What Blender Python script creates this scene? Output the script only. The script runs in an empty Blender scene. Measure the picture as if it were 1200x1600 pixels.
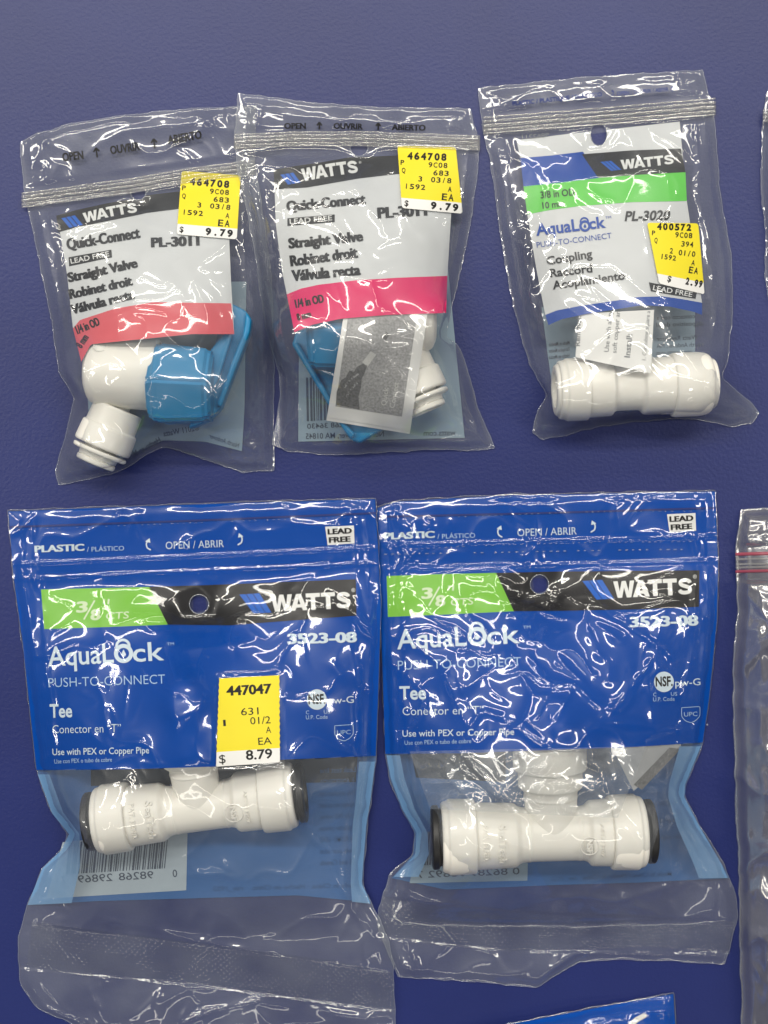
import bpy, bmesh, math
import numpy as np
from mathutils import Vector, Matrix
from mathutils.geometry import tessellate_polygon

SC = bpy.context.scene
COL = SC.collection
# ------------------------------------------------------------------ camera
S = 1.0 / 6000.0            # metres on the table per photo pixel
D = 0.32                    # camera height above the table
cam_d = bpy.data.cameras.new("camera")
cam = bpy.data.objects.new("camera", cam_d)
COL.objects.link(cam)
cam.location = (0, 0, D)
cam.rotation_euler = (0, 0, 0)
cam_d.sensor_fit = 'VERTICAL'
cam_d.sensor_height = 24
cam_d.lens = 24 * D / (1600 * S)
cam_d.clip_start = 0.005
cam_d.clip_end = 50
SC.camera = cam
# ------------------------------------------------------------------ world: dim store interior
w = bpy.data.worlds.new("World")
SC.world = w
w.use_nodes = True
nt = w.node_tree
nt.nodes.clear()
wo = nt.nodes.new("ShaderNodeOutputWorld")
wb = nt.nodes.new("ShaderNodeBackground")
tc = nt.nodes.new("ShaderNodeTexCoord")
sx = nt.nodes.new("ShaderNodeSeparateXYZ")
mr = nt.nodes.new("ShaderNodeMapRange")
mr.inputs["From Min"].default_value = -0.45
mr.inputs["From Max"].default_value = 0.5
mx = nt.nodes.new("ShaderNodeMix")
mx.data_type = 'RGBA'
mx.inputs[6].default_value = (0.035, 0.035, 0.04, 1)
mx.inputs[7].default_value = (0.13, 0.128, 0.122, 1)
nt.links.new(tc.outputs["Generated"], sx.inputs[0])
nt.links.new(sx.outputs["Y"], mr.inputs["Value"])
nt.links.new(mr.outputs[0], mx.inputs[0])
nt.links.new(mx.outputs[2], wb.inputs["Color"])
wb.inputs["Strength"].default_value = 0.9
nt.links.new(wb.outputs[0], wo.inputs["Surface"])
# ------------------------------------------------------------------ ceiling lamps
def lamp(x, y, z, sx_, sy_, radiance, rz=0, col=(1, 0.955, 0.87)):
    l = bpy.data.lights.new("ceiling_lamp", 'AREA')
    l.shape = 'RECTANGLE'
    l.size = sx_
    l.size_y = sy_
    l.energy = radiance * math.pi * sx_ * sy_
    l.color = col
    o = bpy.data.objects.new("ceiling_lamp", l)
    COL.objects.link(o)
    o.location = (x, y, z)
    o.rotation_euler = (0, 0, rz)
    return o
lamp(-0.8, 1.25, 2.3, 4.4, 0.18, 31)       # rows of fluorescent tubes under the ceiling
lamp(0, 2.9, 2.3, 5.0, 0.20, 24)
lamp(0.2, -2.1, 2.3, 4.2, 0.17, 8)
lamp(-2.2, 0.15, 2.3, 2.0, 0.17, 25)
lamp(2.2, 0.15, 2.3, 2.0, 0.17, 25)
SC.view_settings.view_transform = 'Standard'
SC.view_settings.look = 'None'
SC.view_settings.gamma = 1
SC.view_settings.exposure = 0.0
SC.view_settings.use_curve_mapping = False
SC.render.engine = 'CYCLES'
SC.cycles.transparent_max_bounces = 48
SC.cycles.max_bounces = 10
SC.cycles.caustics_reflective = False
SC.cycles.caustics_refractive = False
SC.cycles.sample_clamp_indirect = 4

# ------------------------------------------------------------------ pixel helpers
def P(px, py, z):
    """point (photo px, photo py) as seen at height z mm -> world metres"""
    h = z * 1e-3
    k = (D - h) / D * S
    return np.stack([(np.asarray(px, float) - 600) * k, -(np.asarray(py, float) - 800) * k,
                     np.broadcast_to(np.asarray(h, float), np.shape(px))], -1)

def resample(pts, n, smooth=0):
    p = np.array(pts, float)
    d = np.r_[0, np.cumsum(np.hypot(*np.diff(p, axis=0).T[:2]))]
    t = np.linspace(0, d[-1], n)
    q = np.stack([np.interp(t, d, p[:, i]) for i in range(p.shape[1])], 1)
    if smooth:
        a, b = q[0].copy(), q[-1].copy()
        for _ in range(smooth):
            q[1:-1] = 0.25 * q[:-2] + 0.5 * q[1:-1] + 0.25 * q[2:]
        q[0], q[-1] = a, b
    return q

# ---- noise
def _hash(ix, iy, seed):
    h = (ix.astype(np.int64) * 374761393 + iy.astype(np.int64) * 668265263 + seed * 1442695041) & 0xffffffff
    h = ((h ^ (h >> 13)) * 1274126177) & 0xffffffff
    return ((h ^ (h >> 16)) & 0xffff) / 65535.0
def perlin(x, y, seed=0):
    x = np.asarray(x, float); y = np.asarray(y, float)
    ix = np.floor(x); iy = np.floor(y)
    fx = x - ix; fy = y - iy
    u = fx**3 * (fx * (fx * 6 - 15) + 10)
    v = fy**3 * (fy * (fy * 6 - 15) + 10)
    def g(dx, dy):
        a = _hash(ix + dx, iy + dy, seed) * 2 * math.pi
        return np.cos(a) * (fx - dx) + np.sin(a) * (fy - dy)
    a = g(0, 0) * (1 - u) + g(1, 0) * u
    b = g(0, 1) * (1 - u) + g(1, 1) * u
    return (a * (1 - v) + b * v) * 1.5
def smooth01(x):
    x = np.clip(x, 0, 1)
    return x * x * (3 - 2 * x)

# ------------------------------------------------------------------ materials
def nodes_of(name):
    m = bpy.data.materials.new(name)
    m.use_nodes = True
    t = m.node_tree
    t.nodes.clear()
    return m, t, t.nodes.new("ShaderNodeOutputMaterial")

def srgb(r, g, b):
    f = lambda c: (c / 255 / 12.92) if c / 255 <= 0.04045 else ((c / 255 + 0.055) / 1.055) ** 2.4
    return (f(r), f(g), f(b), 1)

def plastic(name, col, rough=0.4, spec=0.5, var=0.06, nscale=250, bump=0.0, bscale=900, alpha=1.0, sss=0.0):
    m, t, out = nodes_of(name)
    b = t.nodes.new("ShaderNodeBsdfPrincipled")
    b.inputs["Roughness"].default_value = rough
    b.inputs["Specular IOR Level"].default_value = spec
    tcn = t.nodes.new("ShaderNodeTexCoord")
    n = t.nodes.new("ShaderNodeTexNoise")
    n.inputs["Scale"].default_value = nscale
    n.inputs["Detail"].default_value = 4
    t.links.new(tcn.outputs["Object"], n.inputs["Vector"])
    mix = t.nodes.new("ShaderNodeMix"); mix.data_type = 'RGBA'
    mix.inputs[6].default_value = tuple(c * (1 - var) for c in col[:3]) + (1,)
    mix.inputs[7].default_value = tuple(min(1, c * (1 + var)) for c in col[:3]) + (1,)
    t.links.new(n.outputs["Fac"], mix.inputs[0])
    t.links.new(mix.outputs[2], b.inputs["Base Color"])
    if sss:
        b.inputs["Subsurface Weight"].default_value = sss
        b.inputs["Subsurface Radius"].default_value = (1, 0.8, 0.6)
        b.inputs["Subsurface Scale"].default_value = 0.002
    if bump:
        n2 = t.nodes.new("ShaderNodeTexNoise")
        n2.inputs["Scale"].default_value = bscale
        n2.inputs["Detail"].default_value = 2
        t.links.new(tcn.outputs["Object"], n2.inputs["Vector"])
        bp = t.nodes.new("ShaderNodeBump")
        bp.inputs["Strength"].default_value = bump
        bp.inputs["Distance"].default_value = 0.0002
        t.links.new(n2.outputs["Fac"], bp.inputs["Height"])
        t.links.new(bp.outputs[0], b.inputs["Normal"])
    if alpha < 1:
        tr = t.nodes.new("ShaderNodeBsdfTransparent")
        ms = t.nodes.new("ShaderNodeMixShader")
        ms.inputs[0].default_value = alpha
        t.links.new(tr.outputs[0], ms.inputs[1])
        t.links.new(b.outputs[0], ms.inputs[2])
        t.links.new(ms.outputs[0], out.inputs["Surface"])
    else:
        t.links.new(b.outputs[0], out.inputs["Surface"])
    return m

def film(name, milk=0.05, f0=0.075, rough=0.045, tint=(0.97, 0.975, 0.975), milkcol=(0.80, 0.86, 0.95), bump=0.03,
         bscale=260, seal=False):
    """clear thin plastic: transparent + a little milk + angle dependent gloss"""
    m, t, out = nodes_of(name)
    tr = t.nodes.new("ShaderNodeBsdfTransparent"); tr.inputs[0].default_value = tint + (1,)
    df = t.nodes.new("ShaderNodeBsdfDiffuse"); df.inputs[0].default_value = milkcol + (1,)
    tl = t.nodes.new("ShaderNodeBsdfTranslucent"); tl.inputs[0].default_value = milkcol + (1,)
    dm = t.nodes.new("ShaderNodeMixShader"); dm.inputs[0].default_value = 0.3
    t.links.new(df.outputs[0], dm.inputs[1]); t.links.new(tl.outputs[0], dm.inputs[2])
    gl = t.nodes.new("ShaderNodeBsdfGlossy"); gl.inputs["Roughness"].default_value = rough
    tcn = t.nodes.new("ShaderNodeTexCoord")
    nz = t.nodes.new("ShaderNodeTexNoise"); nz.inputs["Scale"].default_value = bscale
    nz.inputs["Detail"].default_value = 3
    t.links.new(tcn.outputs["Object"], nz.inputs["Vector"])
    bp = t.nodes.new("ShaderNodeBump")
    bp.inputs["Strength"].default_value = bump
    bp.inputs["Distance"].default_value = 0.0003
    if seal:      # woven emboss of a heat seal, from the strip's own uv (1 unit = 1 mm)
        uv = t.nodes.new("ShaderNodeUVMap"); uv.uv_map = "uv"
        sp = t.nodes.new("ShaderNodeSeparateXYZ"); t.links.new(uv.outputs[0], sp.inputs[0])
        def wave(sock, per):
            a = t.nodes.new("ShaderNodeMath"); a.operation = 'MULTIPLY'; a.inputs[1].default_value = 2 * math.pi / per
            t.links.new(sock, a.inputs[0])
            s_ = t.nodes.new("ShaderNodeMath"); s_.operation = 'SINE'
            t.links.new(a.outputs[0], s_.inputs[0])
            return s_.outputs[0]
        mu = t.nodes.new("ShaderNodeMath"); mu.operation = 'MULTIPLY'
        t.links.new(wave(sp.outputs[0], 0.95), mu.inputs[0]); t.links.new(wave(sp.outputs[1], 1.15), mu.inputs[1])
        t.links.new(mu.outputs[0], bp.inputs["Height"])
        bp.inputs["Strength"].default_value = 1.0
        bp.inputs["Distance"].default_value = 0.00010
    else:
        t.links.new(nz.outputs["Fac"], bp.inputs["Height"])
    t.links.new(bp.outputs[0], gl.inputs["Normal"])
    g2 = t.nodes.new("ShaderNodeBsdfGlossy"); g2.inputs["Roughness"].default_value = max(0.27, rough)
    t.links.new(bp.outputs[0], g2.inputs["Normal"])
    gm = t.nodes.new("ShaderNodeMixShader"); gm.inputs[0].default_value = 0.32
    t.links.new(gl.outputs[0], gm.inputs[1]); t.links.new(g2.outputs[0], gm.inputs[2])
    # fresnel-like factor, the same from both sides
    lw = t.nodes.new("ShaderNodeLayerWeight"); lw.inputs["Blend"].default_value = 0.5
    t.links.new(bp.outputs[0], lw.inputs["Normal"])
    pw = t.nodes.new("ShaderNodeMath"); pw.operation = 'POWER'; pw.inputs[1].default_value = 4
    t.links.new(lw.outputs["Facing"], pw.inputs[0])
    ma = t.nodes.new("ShaderNodeMath"); ma.operation = 'MULTIPLY_ADD'
    ma.inputs[1].default_value = 0.75; ma.inputs[2].default_value = f0; ma.use_clamp = True
    t.links.new(pw.outputs[0], ma.inputs[0])
    # milk varies gently
    n2 = t.nodes.new("ShaderNodeTexNoise"); n2.inputs["Scale"].default_value = 60; n2.inputs["Detail"].default_value = 5
    t.links.new(tcn.outputs["Object"], n2.inputs["Vector"])
    m2 = t.nodes.new("ShaderNodeMath"); m2.operation = 'MULTIPLY'; m2.inputs[1].default_value = milk * 2
    t.links.new(n2.outputs["Fac"], m2.inputs[0])
    a = t.nodes.new("ShaderNodeMixShader")
    t.links.new(m2.outputs[0], a.inputs[0]); t.links.new(tr.outputs[0], a.inputs[1]); t.links.new(dm.outputs[0], a.inputs[2])
    b = t.nodes.new("ShaderNodeMixShader")
    t.links.new(ma.outputs[0], b.inputs[0]); t.links.new(a.outputs[0], b.inputs[1]); t.links.new(gm.outputs[0], b.inputs[2])
    t.links.new(b.outputs[0], out.inputs["Surface"])
    return m

M = {}
M['film'] = film("clear_film", milk=0.07, f0=0.085, rough=0.055)
M['film_blue'] = film("clear_film_over_print", milk=0.004, f0=0.075, rough=0.055, tint=(0.985, 0.985, 0.985))
M['film_back'] = film("clear_film_back", milk=0.06, f0=0.05, rough=0.12)
M['film_window'] = film("clear_window_film", milk=0.085, f0=0.085, rough=0.055)
M['fold'] = film("folded_film", milk=0.15, f0=0.10, rough=0.06)
M['frost'] = film("frosted_film", milk=0.2, f0=0.26, rough=0.16, milkcol=(0.8, 0.79, 0.77))
M['seal'] = film("embossed_seal_film", milk=0.012, f0=0.07, rough=0.07, bump=0.1)
M['edge'] = film("film_edge", milk=0.16, f0=0.12, rough=0.12)
M['zip'] = film("milky_zip_plastic", milk=0.22, f0=0.16, rough=0.09, milkcol=(0.9, 0.89, 0.86))
M['zip_red'] = film("red_zip_plastic", milk=0.5, f0=0.08, rough=0.3, milkcol=(0.75, 0.16, 0.24), tint=(0.95, 0.6, 0.66))
M['white_print'] = plastic("white_print", (0.74, 0.76, 0.77, 1), 0.5, 0.3, alpha=0.90)
M['white'] = plastic("white_ink", (0.78, 0.79, 0.78, 1), 0.5, 0.3)
M['black'] = plastic("black_ink", (0.012, 0.012, 0.014, 1), 0.5, 0.3)
M['blue_print'] = plastic("blue_print", (0.0004, 0.062, 0.36, 1), 0.5, 0.12, var=0.05, nscale=90)
M['logo_blue'] = plastic("logo_blue_ink", srgb(20, 95, 195), 0.5, 0.3)
M['blue_ink'] = plastic("blue_ink", srgb(10, 70, 165), 0.5, 0.3)
M['navy_ink'] = plastic("navy_ink", srgb(30, 50, 120), 0.5, 0.3)
M['pale_blue_ink'] = plastic("pale_blue_ink", srgb(165, 195, 230), 0.5, 0.3)
M['pale_ink'] = plastic("pale_ink", srgb(205, 222, 235), 0.5, 0.3)
M['pale_green_ink'] = plastic("pale_green_ink", srgb(205, 225, 185), 0.5, 0.3)
M['green'] = plastic("green_print", srgb(120, 190, 60), 0.5, 0.3)
M['bright_green'] = plastic("bright_green_print", srgb(98, 208, 72), 0.5, 0.3)
M['red'] = plastic("coral_print", srgb(226, 96, 106), 0.5, 0.3, alpha=0.93)
M['pink'] = plastic("pink_print", srgb(228, 30, 105), 0.5, 0.3, alpha=0.95)
M['grey_ink'] = plastic("grey_ink", (0.17, 0.18, 0.19, 1), 0.6, 0.3)
M['lit_flange_blue'] = plastic("lit_flange_tone", srgb(120, 166, 212), 0.5, 0.3, alpha=0.66)  # paler blue paints the brighter look of the pouch flanges
M['page_grey'] = plastic("grey_leaflet_paper", (0.36, 0.37, 0.38, 1), 0.7, 0.2)
M['back_blue'] = plastic("shaded_blue_back_print", srgb(60, 102, 158), 0.5, 0.2, var=0.05, nscale=60)  # print blue, darkened for the shade inside the pouch
M['back_dark'] = plastic("dark_back_slate", srgb(42, 52, 66), 0.5, 0.3)  # dark slate tone for the strips on the pouch backs
M['back_grey'] = plastic("grey_blue_back_print", srgb(150, 172, 188), 0.5, 0.3, alpha=0.82)
M['barcode_grey'] = plastic("barcode_ground", srgb(176, 190, 200), 0.5, 0.3, alpha=0.9)
M['back_ink'] = plastic("back_ink", srgb(70, 80, 95), 0.6, 0.3)
M['back_ink_blue'] = plastic("back_ink_blue", srgb(50, 92, 145), 0.6, 0.3)
M['yellow'] = plastic("yellow_sticker_paper", srgb(236, 219, 50), 0.5, 0.3, var=0.03)
M['sticker_white'] = plastic("white_sticker_paper", (0.82, 0.82, 0.8, 1), 0.6, 0.25, var=0.02)
M['paper'] = plastic("leaflet_paper", (0.8, 0.8, 0.78, 1), 0.7, 0.2, var=0.03)
M['grey_photo'] = plastic("leaflet_photo_grey", (0.36, 0.36, 0.36, 1), 0.7, 0.2, var=0.7, nscale=1900)
M['dark_photo'] = plastic("leaflet_photo_dark", (0.15, 0.15, 0.15, 1), 0.7, 0.2, var=0.8, nscale=1900)
M['light_photo'] = plastic("leaflet_photo_light", (0.62, 0.62, 0.6, 1), 0.7, 0.2, var=0.1, nscale=900)
M['fitting'] = plastic("white_moulded_plastic", (0.88, 0.855, 0.785, 1), 0.36, 0.45, var=0.02, bump=0.05, sss=0.1)
M['fitting_grey'] = plastic("inner_grip_plastic", (0.45, 0.44, 0.42, 1), 0.5, 0.4)
M['ring'] = plastic("black_moulded_plastic", (0.018, 0.018, 0.019, 1), 0.45, 0.5)
M['handle'] = plastic("blue_moulded_plastic", srgb(16, 128, 180), 0.38, 0.5, var=0.03, bump=0.05)
M['white_mark'] = plastic("white_mark_tone", (0.75, 0.75, 0.72, 1), 0.6, 0.3)

# ------------------------------------------------------------------ object helpers
def empty(name, px, py, label, cat, group=None, z=0.0):
    o = bpy.data.objects.new(name, None)
    o.empty_display_size = 0.01
    COL.objects.link(o)
    o.location = P(px, py, z)
    o['label'] = label
    o['category'] = cat
    if group: o['group'] = group
    return o

def root_loc(o):
    l = Vector((0, 0, 0))
    while o is not None:
        l = l + o.location
        o = o.parent
    return l

def mesh_obj(name, verts, faces, mats, parent=None, smooth=True, mi=None, uv=None):
    me = bpy.data.meshes.new(name)
    v = np.asarray(verts, float).reshape(-1, 3)
    if parent is not None:
        v = v - np.array(root_loc(parent))
    if isinstance(faces, np.ndarray):
        faces = faces.tolist()
    me.from_pydata(v.tolist(), [], faces)
    if not isinstance(mats, (list, tuple)): mats = [mats]
    for m in mats: me.materials.append(m)
    if mi is not None: me.polygons.foreach_set("material_index", mi)
    me.polygons.foreach_set("use_smooth", [smooth] * len(me.polygons))
    if uv is not None:
        l = me.uv_layers.new(name="uv")
        idx = np.zeros(len(me.loops), int); me.loops.foreach_get("vertex_index", idx)
        l.data.foreach_set("uv", np.asarray(uv, float)[idx].ravel())
    me.update()
    o = bpy.data.objects.new(name, me)
    COL.objects.link(o)
    if parent is not None: o.parent = parent
    return o

def grid_faces(n, m):
    i = np.arange(n - 1)[:, None] * m + np.arange(m - 1)[None]
    return np.stack([i, i + m, i + m + 1, i + 1], -1).reshape(-1, 4)

class MB:
    """collects several shapes into one mesh"""
    def __init__(s): s.v = []; s.f = []; s.n = 0
    def add(s, v, f):
        v = np.asarray(v, float)
        for q in f: s.f.append([int(i) + s.n for i in q])
        s.v.append(v); s.n += len(v)
    def build(s, name, mat, parent=None, smooth=True):
        return mesh_obj(name, np.concatenate(s.v), s.f, mat, parent, smooth)

def tube(pts, r, seg=8, closed=False):
    """pts world metres, radius metres"""
    p = np.asarray(pts, float)
    n = len(p)
    if closed: tan = np.roll(p, -1, 0) - np.roll(p, 1, 0)
    else: tan = np.gradient(p, axis=0)
    tan /= np.linalg.norm(tan, axis=1)[:, None] + 1e-12
    up = np.array([0, 0, 1.0])
    sd = np.cross(tan, up); sd /= np.linalg.norm(sd, axis=1)[:, None] + 1e-12
    u2 = np.cross(sd, tan)
    a = np.linspace(0, 2 * math.pi, seg, endpoint=False)
    rr = np.broadcast_to(np.asarray(r, float), (n,))
    v = p[:, None] + rr[:, None, None] * (np.cos(a)[None, :, None] * sd[:, None] + np.sin(a)[None, :, None] * u2[:, None])
    f = []
    for i in range(n if closed else n - 1):
        j = (i + 1) % n
        for k in range(seg):
            l = (k + 1) % seg
            f.append([i * seg + k, i * seg + l, j * seg + l, j * seg + k])
    if not closed:
        f.append(list(range(seg))[::-1]); f.append([(n - 1) * seg + k for k in range(seg)])
    return v.reshape(-1, 3), f

# ---- text as flat triangles, cap height 1, x from 0 to width
_tc = {}
def glyphs(s, bold=0.0):
    key = (s, bold)
    if key in _tc: return _tc[key]
    cu = bpy.data.curves.new("t", 'FONT')
    cu.body = s; cu.size = 1.0; cu.offset = bold; cu.resolution_u = 3
    cu.fill_mode = 'BOTH'; cu.extrude = 0
    o = bpy.data.objects.new("t", cu); COL.objects.link(o)
    dg = bpy.context.evaluated_depsgraph_get(); dg.update()
    me = bpy.data.meshes.new_from_object(o.evaluated_get(dg))
    bm = bmesh.new(); bm.from_mesh(me)
    bmesh.ops.triangulate(bm, faces=bm.faces[:])
    v = np.array([tuple(x.co)[:2] for x in bm.verts]) if len(bm.verts) else np.zeros((0, 2))
    bm.verts.index_update()
    f = [[x.index for x in q.verts] for q in bm.faces]
    bm.free()
    bpy.data.objects.remove(o); bpy.data.meshes.remove(me); bpy.data.curves.remove(cu)
    v = v / 0.715
    _tc[key] = (v, f)
    return v, f

def refine(v, f, L):
    """split triangles longer than L so that they can bend"""
    v = [tuple(x) for x in v]
    f = [tuple(x) for x in f]
    for _ in range(5):
        mid = {}
        out = []
        ch = False
        def m(a, b):
            k = (a, b) if a < b else (b, a)
            if k not in mid:
                pa, pb = v[a], v[b]
                if math.hypot(pa[0] - pb[0], pa[1] - pb[1]) <= L: mid[k] = -1
                else:
                    v.append(((pa[0] + pb[0]) / 2, (pa[1] + pb[1]) / 2)); mid[k] = len(v) - 1
            return mid[k]
        for a, b, c in f:
            ab, bc, ca = m(a, b), m(b, c), m(c, a)
            n = (ab >= 0) + (bc >= 0) + (ca >= 0)
            if n == 0: out.append((a, b, c)); continue
            ch = True
            if n == 3: out += [(a, ab, ca), (ab, b, bc), (ca, bc, c), (ab, bc, ca)]
            else:
                ring = [a] + ([ab] if ab >= 0 else []) + [b] + ([bc] if bc >= 0 else []) + [c] + ([ca] if ca >= 0 else [])
                # fan from a mid vertex keeps the triangles well formed
                st = next(i for i, q in enumerate(ring) if q not in (a, b, c))
                ring = ring[st:] + ring[:st]
                for i in range(1, len(ring) - 1): out.append((ring[0], ring[i], ring[i + 1]))
        f = out
        if not ch: break
    return np.array(v), f

def text_at(s, p0, p1, cap, bold=0.0, shear=0.0, mirror=False, sag=0.0, L=7):
    if bold > 0.034:      # heavy print: the glyph struck three times, so that counters stay open
        v0, f0_ = glyphs(s, 0.022)
        k = len(v0); sh = (bold - 0.012) * 1.2
        v = np.concatenate([v0 + (-sh, 0), v0, v0 + (sh, 0)])
        f = [tuple(a + i * k for a in t) for i in range(3) for t in f0_]
    else: v, f = glyphs(s, bold)
    if len(v) == 0: return np.zeros((0, 2)), []
    x0, x1 = v[:, 0].min(), v[:, 0].max()
    t = (v[:, 0] - x0) / (x1 - x0)
    if mirror: t = 1 - t
    p0 = np.array(p0, float); p1 = np.array(p1, float)
    d = p1 - p0; ln = np.hypot(*d); d = d / ln
    nrm = np.array([d[1], -d[0]])          # up in the picture
    along = t * ln + shear * v[:, 1] * cap
    q = p0 + along[:, None] * d + (v[:, 1] * cap + sag * 4 * t * (1 - t))[:, None] * nrm
    return refine(q, f, L)

def mono_at(s, p0, p1, cap, bold=0.02, n=None, L=9):
    """fixed-pitch printing: every character on its own cell"""
    p0 = np.array(p0, float); p1 = np.array(p1, float)
    d = p1 - p0; ln = np.hypot(*d); d /= ln
    nrm = np.array([d[1], -d[0]])
    adv = ln / len(s)
    V, F, k = [], [], 0
    for i, ch in enumerate(s):
        if ch == ' ': continue
        v, f = glyphs(ch, bold)
        if len(v) == 0: continue
        x0, x1 = v[:, 0].min(), v[:, 0].max()
        wd = min((x1 - x0) * cap, adv * 0.8)
        if ch.isalnum() and ch not in '1I': wd = adv * 0.78
        q = p0 + ((i + 0.5) * adv - wd / 2 + (v[:, 0] - x0) / (x1 - x0) * wd)[:, None] * d + (v[:, 1] * cap)[:, None] * nrm
        V.append(q); F += [tuple(a + k for a in t) for t in f]; k += len(q)
    return refine(np.concatenate(V), F, L)

def poly(pts, L=7):
    p = [(float(a), float(b)) for a, b in pts]
    f = tessellate_polygon([[Vector((a, b, 0)) for a, b in p]])
    return refine(np.array(p), [tuple(t) for t in f], L)

def ring2d(cx, cy, ro, ri, a0=0, a1=360, n=28):
    a = np.radians(np.linspace(a0, a1, n))
    v = np.concatenate([np.stack([cx + ro * np.cos(a), cy - ro * np.sin(a)], 1), np.stack([cx + ri * np.cos(a), cy - ri * np.sin(a)], 1)])
    f = []
    for i in range(n - 1): f += [(i, i + 1, n + i), (i + 1, n + i + 1, n + i)]
    return v, f

def stroke(pts, wdt, n=20):
    q = resample(pts, n, 2)
    t = np.gradient(q, axis=0); t /= np.hypot(t[:, 0], t[:, 1])[:, None]
    nn = np.stack([-t[:, 1], t[:, 0]], 1) * wdt / 2
    v = np.concatenate([q + nn, q - nn]); f = []
    for i in range(n - 1): f += [(i, i + 1, n + i), (i + 1, n + i + 1, n + i)]
    return v, f

def arrow(p0, p1, wdt, head):
    p0 = np.array(p0, float); p1 = np.array(p1, float)
    d = (p1 - p0) / np.hypot(*(p1 - p0)); nn = np.array([-d[1], d[0]])
    out = [stroke([p0, p1], wdt, 4)]
    for sg in (1, -1):
        out.append(stroke([p1, p1 - d * head + nn * head * 0.75 * sg], wdt, 4))
    return out

class Ink:
    """flat printing: one mesh per line or mark, laid on a surface"""
    def __init__(s): s.d = []
    def add(s, mat, vf, name="lettering"):
        s.d.append((mat, vf if isinstance(vf, list) else [vf], name))
    def lay(s, zf, dz, parent, name=None):
        for mat, L, nm in s.d:
            V, F, k = [], [], 0
            for v, f in L:
                if len(v) == 0: continue
                V.append(v); F += [[a + k for a in t] for t in f]; k += len(v)
            v = np.concatenate(V)
            mesh_obj(name or nm, P(v[:, 0], v[:, 1], zf(v[:, 0], v[:, 1]) + dz - (0.05 if nm == 'text_box' else 0)), F, M[mat], parent, False)

_W = [(0, 1), (.26, 1), (.36, .38), (.50, 1), (.74, 1), (.88, .38), (.98, 1), (1.24, 1), (1.02, 0), (.76, 0), (.62, .6), (.48, 0), (.22, 0)]
_A = [(0, 0), (.36, 1), (.64, 1), (1.0, 0), (.72, 0), (.66, .18), (.34, .18), (.28, 0)]
_A2 = [(.41, .38), (.59, .38), (.5, .70)]
_T = [(0, 1), (.82, 1), (.82, .76), (.54, .76), (.54, 0), (.28, 0), (.28, .76), (0, .76)]
_S = [(.74, .70), (.68, .83), (.46, .885), (.22, .84), (.145, .71), (.24, .58), (.48, .50), (.68, .42), (.755, .29), (.66, .155), (.42, .112), (.18, .15), (.10, .29)]
def watts(p0, p1, cap, sag=0.0):
    """heavy block capitals of the brand band"""
    p0 = np.array(p0, float); p1 = np.array(p1, float)
    ln = np.hypot(*(p1 - p0)); d = (p1 - p0) / ln; nrm = np.array([d[1], -d[0]])
    wd = 1.24 + 1.0 + .82 + .86 + .86 - 0.16
    k = ln / wd
    def mp(q, x0):
        q = np.array(q, float); x = (q[:, 0] + x0) * k; t = np.clip(x / ln, 0, 1)
        return p0 + x[:, None] * d + (q[:, 1] * cap + sag * 4 * t * (1 - t))[:, None] * nrm
    out = [poly(mp(_W, 0))]
    a, a2 = mp(_A, 1.12), mp(_A2, 1.12)
    al = [Vector((x, y, 0)) for x, y in a]; al2 = [Vector((x, y, 0)) for x, y in a2]
    out.append(refine(np.r_[a, a2], [tuple(t) for t in tessellate_polygon([al, al2])], 7))
    out.append(poly(mp(_T, 2.04))); out.append(poly(mp(_T, 2.92)))
    sv, sf = stroke(_S, 0.225, 40)
    out.append((mp(sv, 3.78), sf))
    return out

def quad_grid(c, nx, ny):
    """c = TL, TR, BR, BL px (or 4 edge polylines top, right, bottom, left)"""
    if np.ndim(c[0][0]) == 0:
        tl, tr, br, bl = [np.array(q, float) for q in c]
        top, right, bot, left = [tl, tr], [tr, br], [bl, br], [tl, bl]
    else: top, right, bot, left = c
    T = resample(top, nx); B = resample(bot, nx); Lf = resample(left, ny); R = resample(right, ny)
    s = np.linspace(0, 1, nx)[None, :, None]; t = np.linspace(0, 1, ny)[:, None, None]
    C = (1 - t) * T[None] + t * B[None] + (1 - s) * Lf[:, None] + s * R[:, None] \
        - ((1 - s) * (1 - t) * T[0] + s * (1 - t) * T[-1] + (1 - s) * t * B[0] + s * t * B[-1])
    return C

def punch(px, faces, holes):
    """cut elliptical holes into a px grid"""
    px = px.copy()
    for cx, cy, rx, ry in holes:
        rn = np.hypot((px[:, 0] - cx) / rx, (px[:, 1] - cy) / ry)
        inside = rn < 1
        faces = faces[~inside[faces].all(1)]
        k = np.where(inside)[0]
        sc = 1 / np.maximum(rn[k], 0.05)
        px[k, 0] = cx + (px[k, 0] - cx) * sc
        px[k, 1] = cy + (px[k, 1] - cy) * sc
    return px, faces

def inside_poly(x, y, poly_):
    r = np.zeros(x.shape, bool)
    n = len(poly_)
    j = n - 1
    for i in range(n):
        xi, yi = poly_[i]; xj, yj = poly_[j]
        if yi != yj:
            c = ((yi > y) != (yj > y)) & (x < (xj - xi) * (y - yi) / (yj - yi) + xi)
            r ^= c
        j = i
    return r

def capsule(x, y, p0, p1, r, zc=None):
    """top height (mm) of a round bar from p0 to p1 (px), radius r px; zc centre height px"""
    zc = r if zc is None else zc
    p0 = np.array(p0, float); p1 = np.array(p1, float); d = p1 - p0
    ll = d @ d
    t = np.clip(((x - p0[0]) * d[0] + (y - p0[1]) * d[1]) / ll, 0, 1)
    dd = np.hypot(x - p0[0] - t * d[0], y - p0[1] - t * d[1])
    return np.where(dd < r, (zc + np.sqrt(np.maximum(r * r - dd * dd, 0))) / 6, 0)

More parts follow.
